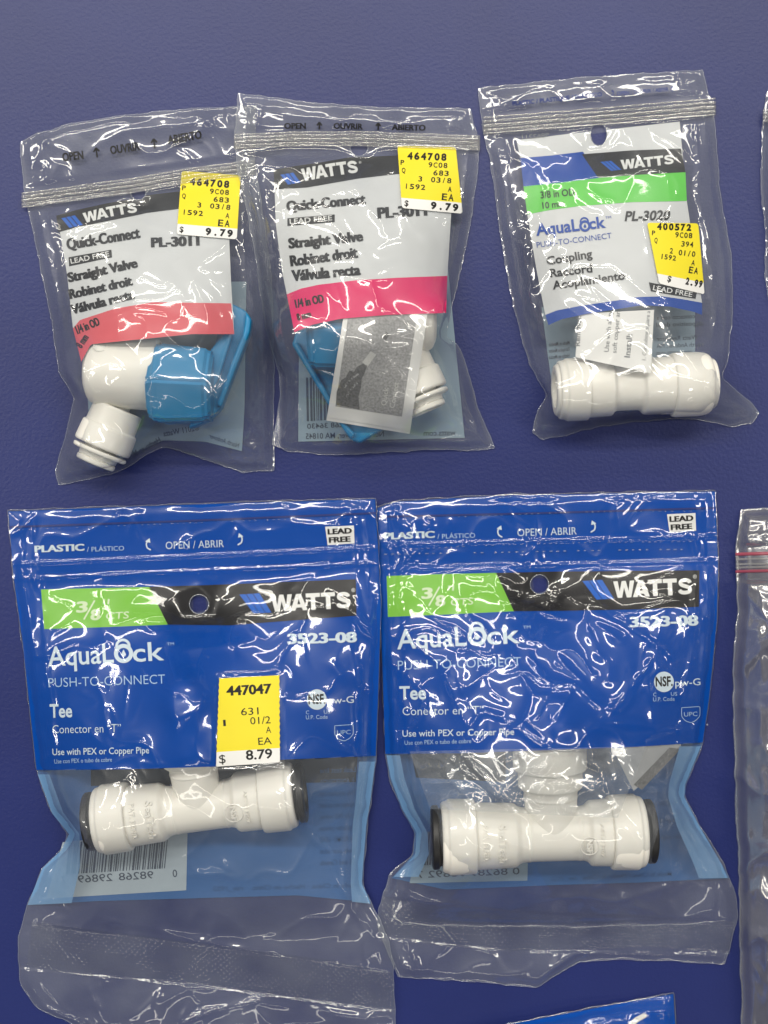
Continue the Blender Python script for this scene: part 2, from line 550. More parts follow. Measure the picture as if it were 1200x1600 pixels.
class Bag:
    def __init__(s, name, label, cat, edges, group=None, lift=None, content=None, puff=0.0, edge_h=0.5, seed=1,
                 amp=0.35, crumple=0.5, smooth=3, creases=(), calm=(), holes=(), ridges=(), fine=1.0, pins=(), sidefold=0.7, auto_n=10, semi=(), ws=1.0):
        s.ws = ws
        s.semi = semi
        s.sidefold = sidefold
        s.edges = [resample(e, 240, smooth) for e in edges]     # top, right, bottom, left
        for i, e in enumerate(s.edges):     # slightly wavy, knife-cut edges
            k = np.minimum(np.arange(240), 239 - np.arange(240)).clip(0, 8)[:, None] / 8.0
            q = e.copy()
            e += k * np.stack([perlin(q[:, 1] / 23, q[:, 0] / 23, seed + i) * 1.6 + perlin(q[:, 1] / 6, q[:, 0] / 6, seed + 7 + i) * 0.9,
                               perlin(q[:, 0] / 23, q[:, 1] / 23, seed + 3 + i) * 1.6 + perlin(q[:, 0] / 6, q[:, 1] / 6, seed + 9 + i) * 0.9], 1)
        t, r, b, l = s.edges
        s.out = np.concatenate([t, r[1:], b[::-1][1:], l[::-1][1:-1]])
        s.lift = lift or (lambda x, y: np.zeros(np.shape(x)))
        s.seed, s.amp, s.crumple, s.creases, s.calm, s.holes = seed, amp, crumple, creases, calm, holes
        s.ridges, s.fine = ridges, fine
        s.root = empty(name, s.out[:, 0].mean(), s.out[:, 1].mean(), label, cat, group)
        rs = np.random.RandomState(seed); s.autos = []
        lo_, hi_ = s.out.min(0), s.out.max(0)
        while len(s.autos) < auto_n:        # long meandering folds
            p_ = lo_ + rs.rand(2) * (hi_ - lo_)
            if not inside_poly(p_[:1], p_[1:], s.out)[0]: continue
            a_ = rs.rand() * 2 * math.pi; q_ = [tuple(p_)]
            for _ in range(rs.randint(3, 9)):
                a_ += rs.normal(0, 0.5); p_ = p_ + 26 * np.array([math.cos(a_), math.sin(a_)]); q_.append(tuple(p_))
            s.autos.append((q_, 0.30 + 0.5 * rs.rand(), 3.0 + 3.5 * rs.rand()))
        # membrane over the contents
        H = None
        for step in (16, 8, 4):
            x0, x1 = s.out[:, 0].min() - 24, s.out[:, 0].max() + 24
            y0, y1 = s.out[:, 1].min() - 24, s.out[:, 1].max() + 24
            gx = np.arange(x0, x1, step); gy = np.arange(y0, y1, step)
            X, Y = np.meshgrid(gx, gy)
            ins = inside_poly(X, Y, s.out)
            for c in pins: ins &= ~inside_poly(X, Y, c)
            base = s.lift(X, Y) + edge_h
            ob = base + 0.0
            if content is not None:
                ob = np.maximum(ob, content(X, Y) + 0.5)
            if H is None: h = np.where(ins, ob, base)
            else:
                h = np.maximum(s._samp(H, X, Y), np.where(ins, ob, base)); h = np.where(ins, h, base)
            pf = puff * (step / 4.0) ** 2 * 0.0015
            for _ in range(300):
                a = h.copy()
                a[1:-1, 1:-1] = 0.25 * (h[:-2, 1:-1] + h[2:, 1:-1] + h[1:-1, :-2] + h[1:-1, 2:]) + pf
                h = np.where(ins, np.maximum(a, ob), base)
            H = (gx[0], gy[0], step, h)
        for _ in range(2):
            q = np.pad(h, 1, mode='edge')
            h = sum(q[i:i + h.shape[0], j:j + h.shape[1]] for i in range(3) for j in range(3)) / 9
        s.H = (gx[0], gy[0], step, h)
        # low frequency rolling shared by printing and film
    def _samp(s, H, x, y):
        gx, gy, st, h = H
        x = np.asarray(x, float); y = np.asarray(y, float)
        u = np.clip((x - gx) / st, 0, h.shape[1] - 1.001); v = np.clip((y - gy) / st, 0, h.shape[0] - 1.001)
        i = u.astype(int); j = v.astype(int); fu = u - i; fv = v - j
        return (h[j, i] * (1 - fu) + h[j, i + 1] * fu) * (1 - fv) + (h[j + 1, i] * (1 - fu) + h[j + 1, i + 1] * fu) * fv
    def base(s, x, y):
        return s._samp(s.H, x, y) + 0.35 * (0.5 + perlin(np.asarray(x) / 90.0, np.asarray(y) / 90.0, s.seed + 50))
    def damp(s, x, y):
        k = np.ones(np.shape(x))
        for c in s.calm:      # quads (4 px corners) that lie flat: stickers, zips
            pts = np.array(c, float)
            d = np.full(np.shape(x), -1e9)
            n = len(pts)
            for i in range(n):
                a, b = pts[i], pts[(i + 1) % n]
                e = (b - a) / np.hypot(*(b - a))
                d = np.maximum(d, (np.asarray(x) - a[0]) * e[1] - (np.asarray(y) - a[1]) * e[0])
            k = np.minimum(k, smooth01(d / 9.0))
        for c in s.semi:
            k = k * (1 - 0.8 * inside_poly(np.asarray(x, float), np.asarray(y, float), c))
        return k
    def wrinkle(s, x, y):
        x = np.asarray(x, float); y = np.asarray(y, float); sd = s.seed; x0_, y0_ = x, y; x = x / s.ws; y = y / s.ws
        wx = x + 30 * perlin(x / 80, y / 80, sd + 1) + 3 * perlin(x / 25, y / 25, sd + 11)
        wy = y + 30 * perlin(x / 80, y / 80, sd + 2) + 3 * perlin(x / 25, y / 25, sd + 12)
        r1 = (1 - np.abs(perlin(wx / 105, wy / 105, sd + 3)) * 1.6).clip(0, 1) ** 4
        r2 = (1 - np.abs(perlin(wx / 46, wy / 46, sd + 4)) * 1.6).clip(0, 1) ** 3
        mask = smooth01((perlin(x / 130, y / 130, sd + 6) + s.crumple - 0.25) * 1.4)
        z = s.amp * (1.3 * r1 + mask * (0.8 * r2))
        z += 1.2 * s.amp * (0.5 + 0.5 * perlin(x / 75, y / 85, sd + 8))
        x, y = x0_, y0_
        for c in list(s.creases) + s.autos:   # (polyline, height mm, half width px)
            q = resample(c[0], max(6, int(len(c[0]) * 5)), 1)
            m = (x > q[:, 0].min() - 60) & (x < q[:, 0].max() + 60) & (y > q[:, 1].min() - 60) & (y < q[:, 1].max() + 60)
            if not m.any(): continue
            xm, ym = x[m], y[m]
            d = np.full(xm.shape, 1e9); tb = np.zeros(xm.shape)
            for i in range(len(q) - 1):
                a, b = q[i], q[i + 1]; e = b - a
                t = np.clip(((xm - a[0]) * e[0] + (ym - a[1]) * e[1]) / (e @ e + 1e-9), 0, 1)
                di = np.hypot(xm - a[0] - t * e[0], ym - a[1] - t * e[1])
                tb = np.where(di < d, (i + t) / (len(q) - 1), tb); d = np.minimum(d, di)
            fade = np.sin(np.pi * np.clip(tb * 0.9 + 0.05, 0, 1)) ** 0.6
            z[m] += fade * 1.35 * c[1] * np.exp(-((d * d + 9) ** 0.5 - 3) / (c[2] * 1.7)) * (0.85 + 0.5 * perlin(xm / 34, ym / 34, sd + 9)).clip(0.2, 2)
        for c in s.ridges:    # straight moulded ribs: (polyline, height, half width)
            q = resample(c[0], 24)
            yy = np.interp(x, q[:, 0], q[:, 1])
            z = z + c[1] * np.exp(-((y - yy) / c[2]) ** 2)
        return z * s.damp(x, y)
    def top(s, x, y):
        return s.base(x, y) + 0.36 + s.wrinkle(x, y)
    def build(s, step=2.6, film_mat='film', back_mat='film_back', seam=True, seam_r=0.09, clear_below=None):
        t, r, b, l = s.edges
        nx = int(max(np.ptp(t[:, 0]), np.ptp(b[:, 0])) / step); ny = int(max(np.ptp(l[:, 1]), np.ptp(r[:, 1])) / step)
        C = quad_grid((t, r, b, l), nx, ny)
        px, f = punch(C.reshape(-1, 2), grid_faces(ny, nx), s.holes)
        z = s.top(px[:, 0], px[:, 1])
        ss = np.tile(np.linspace(0, 1, nx), ny); tt = np.repeat(np.linspace(0, 1, ny), nx)
        e = np.minimum(np.minimum(ss, 1 - ss) * nx, np.minimum(tt, 1 - tt) * ny) * step
        lo = s.lift(px[:, 0], px[:, 1]) + 0.45
        k = smooth01(e / 16.0)
        z = lo + (z - lo) * (0.25 + 0.75 * k)
        # welded side seams
        sw = np.minimum(ss, 1 - ss) * nx * step
        z += 0.22 * np.exp(-((sw - 17) / 2.6) ** 2)
        z += s.sidefold * np.exp(-((sw - 36 - 9 * perlin(px[:, 1] / 70, ss * 3, s.seed + 61)) / 5.0) ** 2) * (0.6 + perlin(px[:, 1] / 40, ss * 2, s.seed + 62)).clip(0, 2) * s.damp(px[:, 0], px[:, 1])
        s.front = mesh_obj("front_film", P(px[:, 0], px[:, 1], z), f, [M[film_mat], M['film_window']], s.root,
                           mi=None if clear_below is None else (px[f, 1].mean(1) > np.interp(px[f, 0].mean(1), *np.array(clear_below, float).T)).astype(int))
        C2 = quad_grid((t, r, b, l), max(8, nx // 5), max(8, ny // 5))
        p2, f2 = punch(C2.reshape(-1, 2), grid_faces(C2.shape[0], C2.shape[1]), s.holes)
        z2 = s.lift(p2[:, 0], p2[:, 1]) + 0.16 + 0.12 * perlin(p2[:, 0] / 40, p2[:, 1] / 40, s.seed + 77)
        s.back = mesh_obj("back_film", P(p2[:, 0], p2[:, 1], z2), f2, M[back_mat], s.root)
        if seam:
            q = resample(np.r_[s.out, s.out[:1]], 500)[:-1]
            zz = s.lift(q[:, 0], q[:, 1]) + 0.40
            v, f = tube(P(q[:, 0], q[:, 1], zz), seam_r * 1e-3, 6, True)
            mesh_obj("edge_seam", v, f, M['edge'], s.root)
        for cx, cy, rx, ry in s.holes:
            a = np.linspace(0, 2 * math.pi, 40, endpoint=False)
            x = cx + rx * np.cos(a); y = cy + ry * np.sin(a)
            v, f = tube(P(x, y, s.top(x, y)), 0.16e-3, 6, True)
            mesh_obj("hang_hole_rim", v, f, M['edge'], s.root)
        return s
    def sheet(s, name, c, mat, dz, parent, step=4, holes=None, zf=None, smooth=True):
        c0 = np.concatenate([np.array(q, float).reshape(-1, 2) for q in c])
        nx = max(3, int(np.ptp(c0[:, 0]) / step) + 1); ny = max(3, int(np.ptp(c0[:, 1]) / step) + 1)
        C = quad_grid(c, nx, ny)
        px, f = punch(C.reshape(-1, 2), grid_faces(ny, nx), s.holes if holes is None else holes)
        zf = zf or s.base
        return mesh_obj(name, P(px[:, 0], px[:, 1], zf(px[:, 0], px[:, 1]) + dz), f, M[mat], parent, smooth)
    def zipper(s, pts, tracks, mat='zip', name='zip_closure', wave=0.0):
        mb = MB()
        for off, rad in tracks:
            q = resample(pts, 90, 3)
            x = q[:, 0]; y = q[:, 1] + off + wave * perlin(x / 30, off, s.seed + 31)
            z = s.base(x, y) + 0.55 + 0.02 * perlin(x / 9, y, s.seed)
            v, f = tube(P(x, y, z), rad * 1e-3, 8)
            mb.add(v, f)
        return mb.build(name, M[mat], s.root)
    def dashes(s, pts, n, mat='edge', name='tear_line', r=0.09, duty=0.55, dz=0.75):
        mb = MB(); q = resample(pts, n * 2)
        rs = np.random.RandomState(s.seed)
        for i in range(n - 1):
            if rs.rand() < 0.25: continue
            a = q[2 * i]; b = a + (q[2 * i + 1] - a) * (duty + 0.5 * rs.rand())
            x = np.array([a[0], (a[0] + b[0]) / 2, b[0]]); y = np.array([a[1], (a[1] + b[1]) / 2, b[1]])
            v, f = tube(P(x, y, s.top(x, y) + 0.03), r * 1e-3, 6)
            mb.add(v, f)
        return mb.build(name, M[mat], s.root)

# ------------------------------------------------------------------ the table
def table():
    m, t, out = nodes_of("navy_laminate")
    b = t.nodes.new("ShaderNodeBsdfPrincipled")
    tcn = t.nodes.new("ShaderNodeTexCoord")
    n0 = t.nodes.new("ShaderNodeTexNoise"); n0.inputs["Scale"].default_value = 25; n0.inputs["Detail"].default_value = 5
    cr = t.nodes.new("ShaderNodeValToRGB")
    cr.color_ramp.elements[0].color = (0.0098, 0.0185, 0.118, 1); cr.color_ramp.elements[0].position = 0.3
    cr.color_ramp.elements[1].color = (0.0122, 0.0225, 0.138, 1); cr.color_ramp.elements[1].position = 0.7
    n1 = t.nodes.new("ShaderNodeTexNoise"); n1.inputs["Scale"].default_value = 1150; n1.inputs["Detail"].default_value = 3
    n1.inputs["Roughness"].default_value = 0.55
    n2 = t.nodes.new("ShaderNodeTexNoise"); n2.inputs["Scale"].default_value = 120; n2.inputs["Detail"].default_value = 2
    ad = t.nodes.new("ShaderNodeMath"); ad.operation = 'MULTIPLY_ADD'; ad.inputs[1].default_value = 0.15
    for n in (n0, n1, n2): t.links.new(tcn.outputs["Object"], n.inputs["Vector"])
    t.links.new(n2.outputs["Fac"], ad.inputs[0]); t.links.new(n1.outputs["Fac"], ad.inputs[2])
    bp = t.nodes.new("ShaderNodeBump"); bp.inputs["Strength"].default_value = 0.36; bp.inputs["Distance"].default_value = 0.0002
    t.links.new(ad.outputs[0], bp.inputs["Height"]); t.links.new(bp.outputs[0], b.inputs["Normal"])
    t.links.new(n0.outputs["Fac"], cr.inputs[0])
    n3 = t.nodes.new("ShaderNodeTexVoronoi"); n3.inputs["Scale"].default_value = 130      # sparse dust specks
    t.links.new(tcn.outputs["Object"], n3.inputs["Vector"])
    lt = t.nodes.new("ShaderNodeMath"); lt.operation = 'LESS_THAN'; lt.inputs[1].default_value = 0.05
    t.links.new(n3.outputs["Distance"], lt.inputs[0])
    sp = t.nodes.new("ShaderNodeSeparateColor"); t.links.new(n3.outputs["Color"], sp.inputs[0])
    gt = t.nodes.new("ShaderNodeMath"); gt.operation = 'GREATER_THAN'; gt.inputs[1].default_value = 0.93
    t.links.new(sp.outputs[0], gt.inputs[0])
    ml = t.nodes.new("ShaderNodeMath"); ml.operation = 'MULTIPLY'; t.links.new(lt.outputs[0], ml.inputs[0]); t.links.new(gt.outputs[0], ml.inputs[1])
    mc = t.nodes.new("ShaderNodeMix"); mc.data_type = 'RGBA'; mc.inputs[7].default_value = (0.3, 0.32, 0.42, 1)
    t.links.new(ml.outputs[0], mc.inputs[0]); t.links.new(cr.outputs[0], mc.inputs[6]); t.links.new(mc.outputs[2], b.inputs["Base Color"])
    b.inputs["Roughness"].default_value = 0.42
    b.inputs["Specular IOR Level"].default_value = 0.45
    t.links.new(b.outputs[0], out.inputs["Surface"])
    X, Yh, T = 0.55, 0.5, 0.03
    bm = bmesh.new()
    bmesh.ops.create_cube(bm, size=1)
    for v in bm.verts: v.co = Vector((v.co.x * 2 * X, v.co.y * 2 * Yh, v.co.z * T - T / 2))
    bmesh.ops.bevel(bm, geom=bm.edges[:], offset=0.004, segments=3, affect='EDGES')
    me = bpy.data.meshes.new("table_surface"); bm.to_mesh(me); bm.free()
    me.materials.append(m)
    o = bpy.data.objects.new("table_surface", me); COL.objects.link(o)
    o['kind'] = 'structure'
table()

# ------------------------------------------------------------------ fittings
def lathe(profile, seg=56, cap0=False, cap1=False):
    """profile [(x, r)] px along +x -> verts (px units), faces"""
    p = np.array(profile, float)
    a = np.linspace(0, 2 * math.pi, seg, endpoint=False)
    v = np.stack([np.repeat(p[:, 0], seg), (p[:, 1][:, None] * np.cos(a)).ravel(), (p[:, 1][:, None] * np.sin(a)).ravel()], 1)
    f = []
    for i in range(len(p) - 1):
        for k in range(seg):
            l = (k + 1) % seg
            f.append([i * seg + k, i * seg + l, (i + 1) * seg + l, (i + 1) * seg + k])
    if cap0: f.append(list(range(seg)))
    if cap1: f.append([(len(p) - 1) * seg + k for k in range(seg)][::-1])
    return v, f

def bev(profile, r=3.0):
    """round the corners of a profile a little"""
    p = [np.array(q, float) for q in profile]
    out = [p[0]]
    for i in range(1, len(p) - 1):
        a, b, c = p[i - 1], p[i], p[i + 1]
        la, lc = np.hypot(*(a - b)), np.hypot(*(c - b))
        ra, rc = min(r, la * 0.45), min(r, lc * 0.45)
        q0 = b + (a - b) / (la + 1e-9) * ra; q2 = b + (c - b) / (lc + 1e-9) * rc
        for t in (0, 0.33, 0.67, 1): out.append((1 - t) ** 2 * q0 + 2 * t * (1 - t) * b + t * t * q2)
    out.append(p[-1])
    return [tuple(q) for q in out]

def frame(px0, px1, zc, tilt=0.0):
    """axis frame through photo points px0->px1 at centre height zc px; returns origin, 3 axes and metres per px"""
    z = zc / 6.0
    a = P(px0[0], px0[1], z); b = P(px1[0], px1[1], z + (math.tan(tilt) * math.hypot(px1[0] - px0[0], px1[1] - px0[1])) / 6)
    ex = (b - a) / np.linalg.norm(b - a)
    ey = np.cross([0, 0, 1.0], ex); ey /= np.linalg.norm(ey)
    ez = np.cross(ex, ey)
    k = S * (D - z * 1e-3) / D
    return a, ex, ey, ez, k

def put(fr, v, off=0.0):
    a, ex, ey, ez, k = fr
    v = np.asarray(v, float)
    return a + k * ((v[:, :1] + off) * ex + v[:, 1:2] * ey + v[:, 2:3] * ez)

def auto(o, ang=35):
    me = o.data
    bm = bmesh.new(); bm.from_mesh(me)
    bmesh.ops.recalc_face_normals(bm, faces=bm.faces[:])
    for e in bm.edges:
        if len(e.link_faces) == 2 and e.calc_face_angle(0) > math.radians(ang): e.smooth = False
    bm.to_mesh(me); bm.free(); me.update()
    return o

def relief_text(s, fr, x, a_mid, r, cap, along_len, bold=0.01):
    """raised letters reading round a cylinder: baseline runs round the barrel at axial position x"""
    v, f = glyphs(s, bold)
    v, f = refine(v * cap, f, 5)
    x0, x1 = v[:, 0].min(), v[:, 0].max()
    u = (v[:, 0] - x0) / (x1 - x0) - 0.5
    ang = math.pi / 2 - a_mid + u * along_len / r      # reads downwards in the photo
    q = np.stack([x + v[:, 1], r * np.cos(ang), r * np.sin(ang)], 1)
    n = len(q)
    q2 = q.copy(); q2[:, 1] *= (r + 2.0) / r; q2[:, 2] *= (r + 2.0) / r
    # top faces plus walls along the outline
    F = [list(t_) for t_ in [[i + n for i in t] for t in f]]
    cnt = {}
    for t in f:
        for i in range(3):
            e = (t[i], t[(i + 1) % 3]); k = tuple(sorted(e)); cnt.setdefault(k, []).append(e)
    for k, es in cnt.items():
        if len(es) == 1:
            a, b = es[0]; F.append([a, b, b + n, a + n])
    return put(fr, np.r_[q, q2]), F

def make_tee(p0, p1, label, rc=53, rb=46, rm=37, roll=0.35, blen=112, mid=6, flip=False, lab_r=46, zc=None):
    zc = zc or rc + 5
    fr0 = frame(p0, p1, zc)
    L = math.hypot(p1[0] - p0[0], p1[1] - p0[1])
    mp = ((p0[0] + p1[0]) / 2, (p0[1] + p1[1]) / 2)
    fr = frame(mp, p1, zc)
    root = empty("pipe_tee", mp[0], mp[1], label, "pipe fitting")
    h = L / 2
    body = bev([(-h + 52, rb - 1), (-h + 54, rb + 1), (mid - 58, rb - 1), (mid - 50, rm + 2), (mid - 38, rm), (mid - 36, rm + 1.2), (mid - 33, rm),
                (mid + 40, rm), (mid + 43, rm + 1.2), (mid + 46, rm), (mid + 54, rm + 2), (mid + 60, rb), (h - 54, rb + 1), (h - 52, rb - 1)], 3)
    v, f = lathe(body)
    bo = auto(mesh_obj("body", put(fr, v), f, M['fitting'], root))
    for sg in (-1, 1):
        pr = bev([(sg * (h - 53), rb - 2), (sg * (h - 53), rc - 1), (sg * (h - 48), rc), (sg * (h - 12), rc + 1), (sg * (h - 9), rc - 2),
                  (sg * (h - 3), rc - 3), (sg * h, rc - 6), (sg * h, rm), (sg * (h - 30), rm - 4)], 2.5)
        v, f = lathe(pr)
        auto(mesh_obj("collar", put(fr, v), f, M['fitting'], root))
        pr = bev([(sg * (h - 8), rm + 2), (sg * (h + 4), rm + 3), (sg * (h + 5), rm + 8), (sg * (h + 14), rm + 8), (sg * (h + 16), rm + 4),
                  (sg * (h + 16), rm - 8), (sg * (h - 20), rm - 10)], 2)
        v, f = lathe(pr)
        auto(mesh_obj("release_ring", put(fr, v), f, M['ring'], root))
    # branch leg at right angles, rolled up by `roll`
    a, ex, ey, ez, k = fr
    d = math.cos(roll) * ey + math.sin(roll) * ez
    e2 = np.cross(d, ex)
    frb = (a + k * mid * ex, d, ex, e2, k)
    pr = bev([(0, rm - 2), (58, rm), (60, rm + 1.5), (64, rm), (72, rm + 2), (76, rb), (blen, rb)], 3)
    v, f = lathe(pr); auto(mesh_obj("branch", put(frb, v), f, M['fitting'], root))
    pr = bev([(blen - 2, rb - 2), (blen - 2, rc), (blen + 40, rc), (blen + 44, rc - 5), (blen + 48, rc - 6), (blen + 48, rm), (blen + 20, rm - 4)], 2.5)
    v, f = lathe(pr); auto(mesh_obj("collar", put(frb, v), f, M['fitting'], root))
    pr = bev([(blen + 40, rm), (blen + 52, rm + 2), (blen + 54, rm + 7), (blen + 62, rm + 6), (blen + 62, rm - 8), (blen + 30, rm - 10)], 2)
    v, f = lathe(pr); auto(mesh_obj("release_ring", put(frb, v), f, M['ring'], root))
    # raised marks on the body
    mb = MB()
    mb.add(*relief_text("SeaTech", fr, -h + 86, -0.05, rb, 12, 62, 0.02))
    mb.add(*relief_text("PAT. PEND.", fr, -h + 62, 0.0, rb + 0.6, 8, 56, 0.015))
    mb.add(*relief_text("NSF", fr, h - 96, -0.15, rb, 9, 22, 0.02))
    a_ = np.linspace(0, 2 * math.pi, 36, endpoint=False)
    cx, cr = h - 92, 14
    ang = math.pi / 2 + 0.15 + cr * np.sin(a_) / rb
    ringp = np.stack([cx + cr * np.cos(a_), (rb + 0.6) * np.cos(ang), (rb + 0.6) * np.sin(ang)], 1)
    v, f = tube(put(fr, ringp), 1.0 * S, 6, True); mb.add(v, f)
    mb.add(*relief_text("ASTM F877", fr, h - 74, 0.0, rb + 0.6, 5, 52, 0.01))
    mb.build("raised_marks", M['fitting'], bo, False)
    return root

def prism(poly_px, z0, z1, bevel=5, taper=0.0):
    """extruded plan outline (px as seen at its top), z in px, bevelled"""
    bm = bmesh.new()
    top = [bm.verts.new(P(x, y, z1 / 6)) for x, y in poly_px]
    f = bm.faces.new(top)
    r = bmesh.ops.extrude_face_region(bm, geom=[f])
    for e in r['geom']:
        if isinstance(e, bmesh.types.BMVert): e.co.z = z0 / 6 * 1e-3
    bmesh.ops.recalc_face_normals(bm, faces=bm.faces[:])
    bmesh.ops.bevel(bm, geom=bm.edges[:], offset=bevel * S, segments=3, affect='EDGES', profile=0.6)
    v = np.array([tuple(q.co) for q in bm.verts]); bm.verts.index_update()
    f = [[q.index for q in x.verts] for x in bm.faces]
    bm.free()
    return v, f

def make_valve(label, mirror_x=None, dy=0, lever=None, recess=None):
    T = (lambda x, y: (mirror_x - x, y + dy)) if mirror_x else (lambda x, y: (x, y + dy))
    c = T(200, 585)
    root = empty("shutoff_valve", c[0], c[1], label, "valve")
    fr = frame(T(150, 583), T(250, 586), 58)
    pr = bev([(-16, 2), (-15, 30), (-9, 44), (4, 51), (20, 53.5), (60, 55), (98, 56), (100, 50)], 4)
    v, f = lathe(pr, 64)
    bo = auto(mesh_obj("body", put(fr, v), f, M['fitting'], root), 50)
    mb = MB()
    for x, an in ((16, 0.80), (80, 0.42)):   # round moulding marks
        a = np.linspace(0, 2 * math.pi, 30, endpoint=False); rr = 13; R = 54.6 if x > 40 else 53.2
        an = an if True else -an
        for q in (0,):
            ang = math.pi / 2 - (-1 if mirror_x else 1) * an + rr * np.sin(a) / R
            rim = np.stack([x + rr * np.cos(a), R * np.cos(ang), R * np.sin(ang)], 1)
            rim2 = rim.copy(); rim2[:, 1:] *= (R + 0.4) / R
            cen = rim2.mean(0); cen[1:] *= (R + 0.4) / np.hypot(*cen[1:])
            vv = np.r_[rim, rim2, cen[None]]
            ff = [[i, (i + 1) % 30, 30 + (i + 1) % 30, 30 + i] for i in range(30)] + [[30 + i, 30 + (i + 1) % 30, 60] for i in range(30)]
            mb.add(put(fr, vv), ff)
    mb.build("moulding_mark", M['fitting'], bo)
    # outlet
    fo = frame(T(190, 627), T(152, 716), 46)
    pr = bev([(-25, 17), (12, 17), (12, 20), (12, 37), (14, 39), (44, 40), (45, 43), (47, 44), (76, 45), (79, 43), (79, 34), (60, 30)], 2.5)
    v, f = lathe(pr); auto(mesh_obj("outlet", put(fo, v), f, M['fitting'], root))
    pr = bev([(70, 26), (83, 26), (83, 41), (84, 43), (88, 43), (90, 41), (90, 31), (98, 30), (98, 20), (70, 18)], 1.5)
    v, f = lathe(pr); auto(mesh_obj("release_ring", put(fo, v), f, M['fitting'], root))
    pr = bev([(84, 28), (98, 28), (99, 31), (105, 31), (107, 29), (107, 20), (80, 18)], 1.5)
    v, f = lathe(pr); auto(mesh_obj("grip_ring", put(fo, v), f, M['fitting'], root))
    # handle
    fh = frame(T(240, 600), T(330, 604), 64)
    v, f = lathe([(-5, 20), (-4, 58), (3, 66), (12, 70), (88, 64), (95, 58), (96, 20)], 6)
    # the hexagon gets rounded edges
    bm = bmesh.new()
    vs = [bm.verts.new(q) for q in put(fh, v @ np.array([[1, 0, 0], [0, 0, 1], [0, -1, 0]]))]
    for q in f: bm.faces.new([vs[i] for i in q])
    bmesh.ops.bevel(bm, geom=[e for e in bm.edges if len(e.link_faces) == 2], offset=5 * S, segments=4, affect='EDGES')
    me = bpy.data.meshes.new("handle")
    off = root_loc(root)
    for q in bm.verts: q.co -= off
    bmesh.ops.recalc_face_normals(bm, faces=bm.faces[:])
    bm.to_mesh(me); bm.free(); me.materials.append(M['handle'])
    me.polygons.foreach_set("use_smooth", [True] * len(me.polygons))
    ho = bpy.data.objects.new("handle", me); COL.objects.link(ho); ho.parent = root
    auto(ho, 25)
    mb = MB()
    for pl, z0, z1 in lever: mb.add(*prism(pl, z0, z1))
    lo = auto(mb.build("lever", M['handle'], ho), 40)
    return root

def make_coupling(label):
    p0, p1 = (868, 610), (1116, 599)
    mp = ((p0[0] + p1[0]) / 2, (p0[1] + p1[1]) / 2)
    fr = frame(mp, p1, 54)
    root = empty("straight_coupling", mp[0], mp[1], label, "pipe fitting")
    pr = bev([(-80, 44), (-76, 45), (-38, 44), (-34, 38), (-30, 36.5), (4, 36.5), (8, 38), (12, 44), (58, 45), (62, 44)], 3)
    v, f = lathe(pr, 64); auto(mesh_obj("body", put(fr, v), f, M['fitting'], root))
    pr = bev([(-78, 43), (-78, 48), (-75, 49), (-110, 49), (-114, 47)][:3][::1] + [(-108, 49), (-111, 46), (-117, 46), (-120, 44), (-120, 39)], 2)
    v, f = lathe(pr, 64); auto(mesh_obj("collar", put(fr, v), f, M['fitting'], root))
    pr = bev([(-114, 41), (-124, 40), (-126, 37), (-126, 27), (-90, 24)], 2)
    v, f = lathe(pr, 64, cap1=True); auto(mesh_obj("release_ring", put(fr, v), f, M['fitting'], root))
    pr = bev([(56, 43), (56, 48), (60, 50), (98, 50), (110, 48), (116, 44), (116, 38)], 4)
    v, f = lathe(pr, 64); auto(mesh_obj("collar", put(fr, v), f, M['fitting'], root))
    pr = bev([(112, 40), (122, 39), (124, 36), (124, 27), (96, 24)], 2)
    v, f = lathe(pr, 64, cap1=True); auto(mesh_obj("release_ring", put(fr, v), f, M['fitting'], root))
    return root

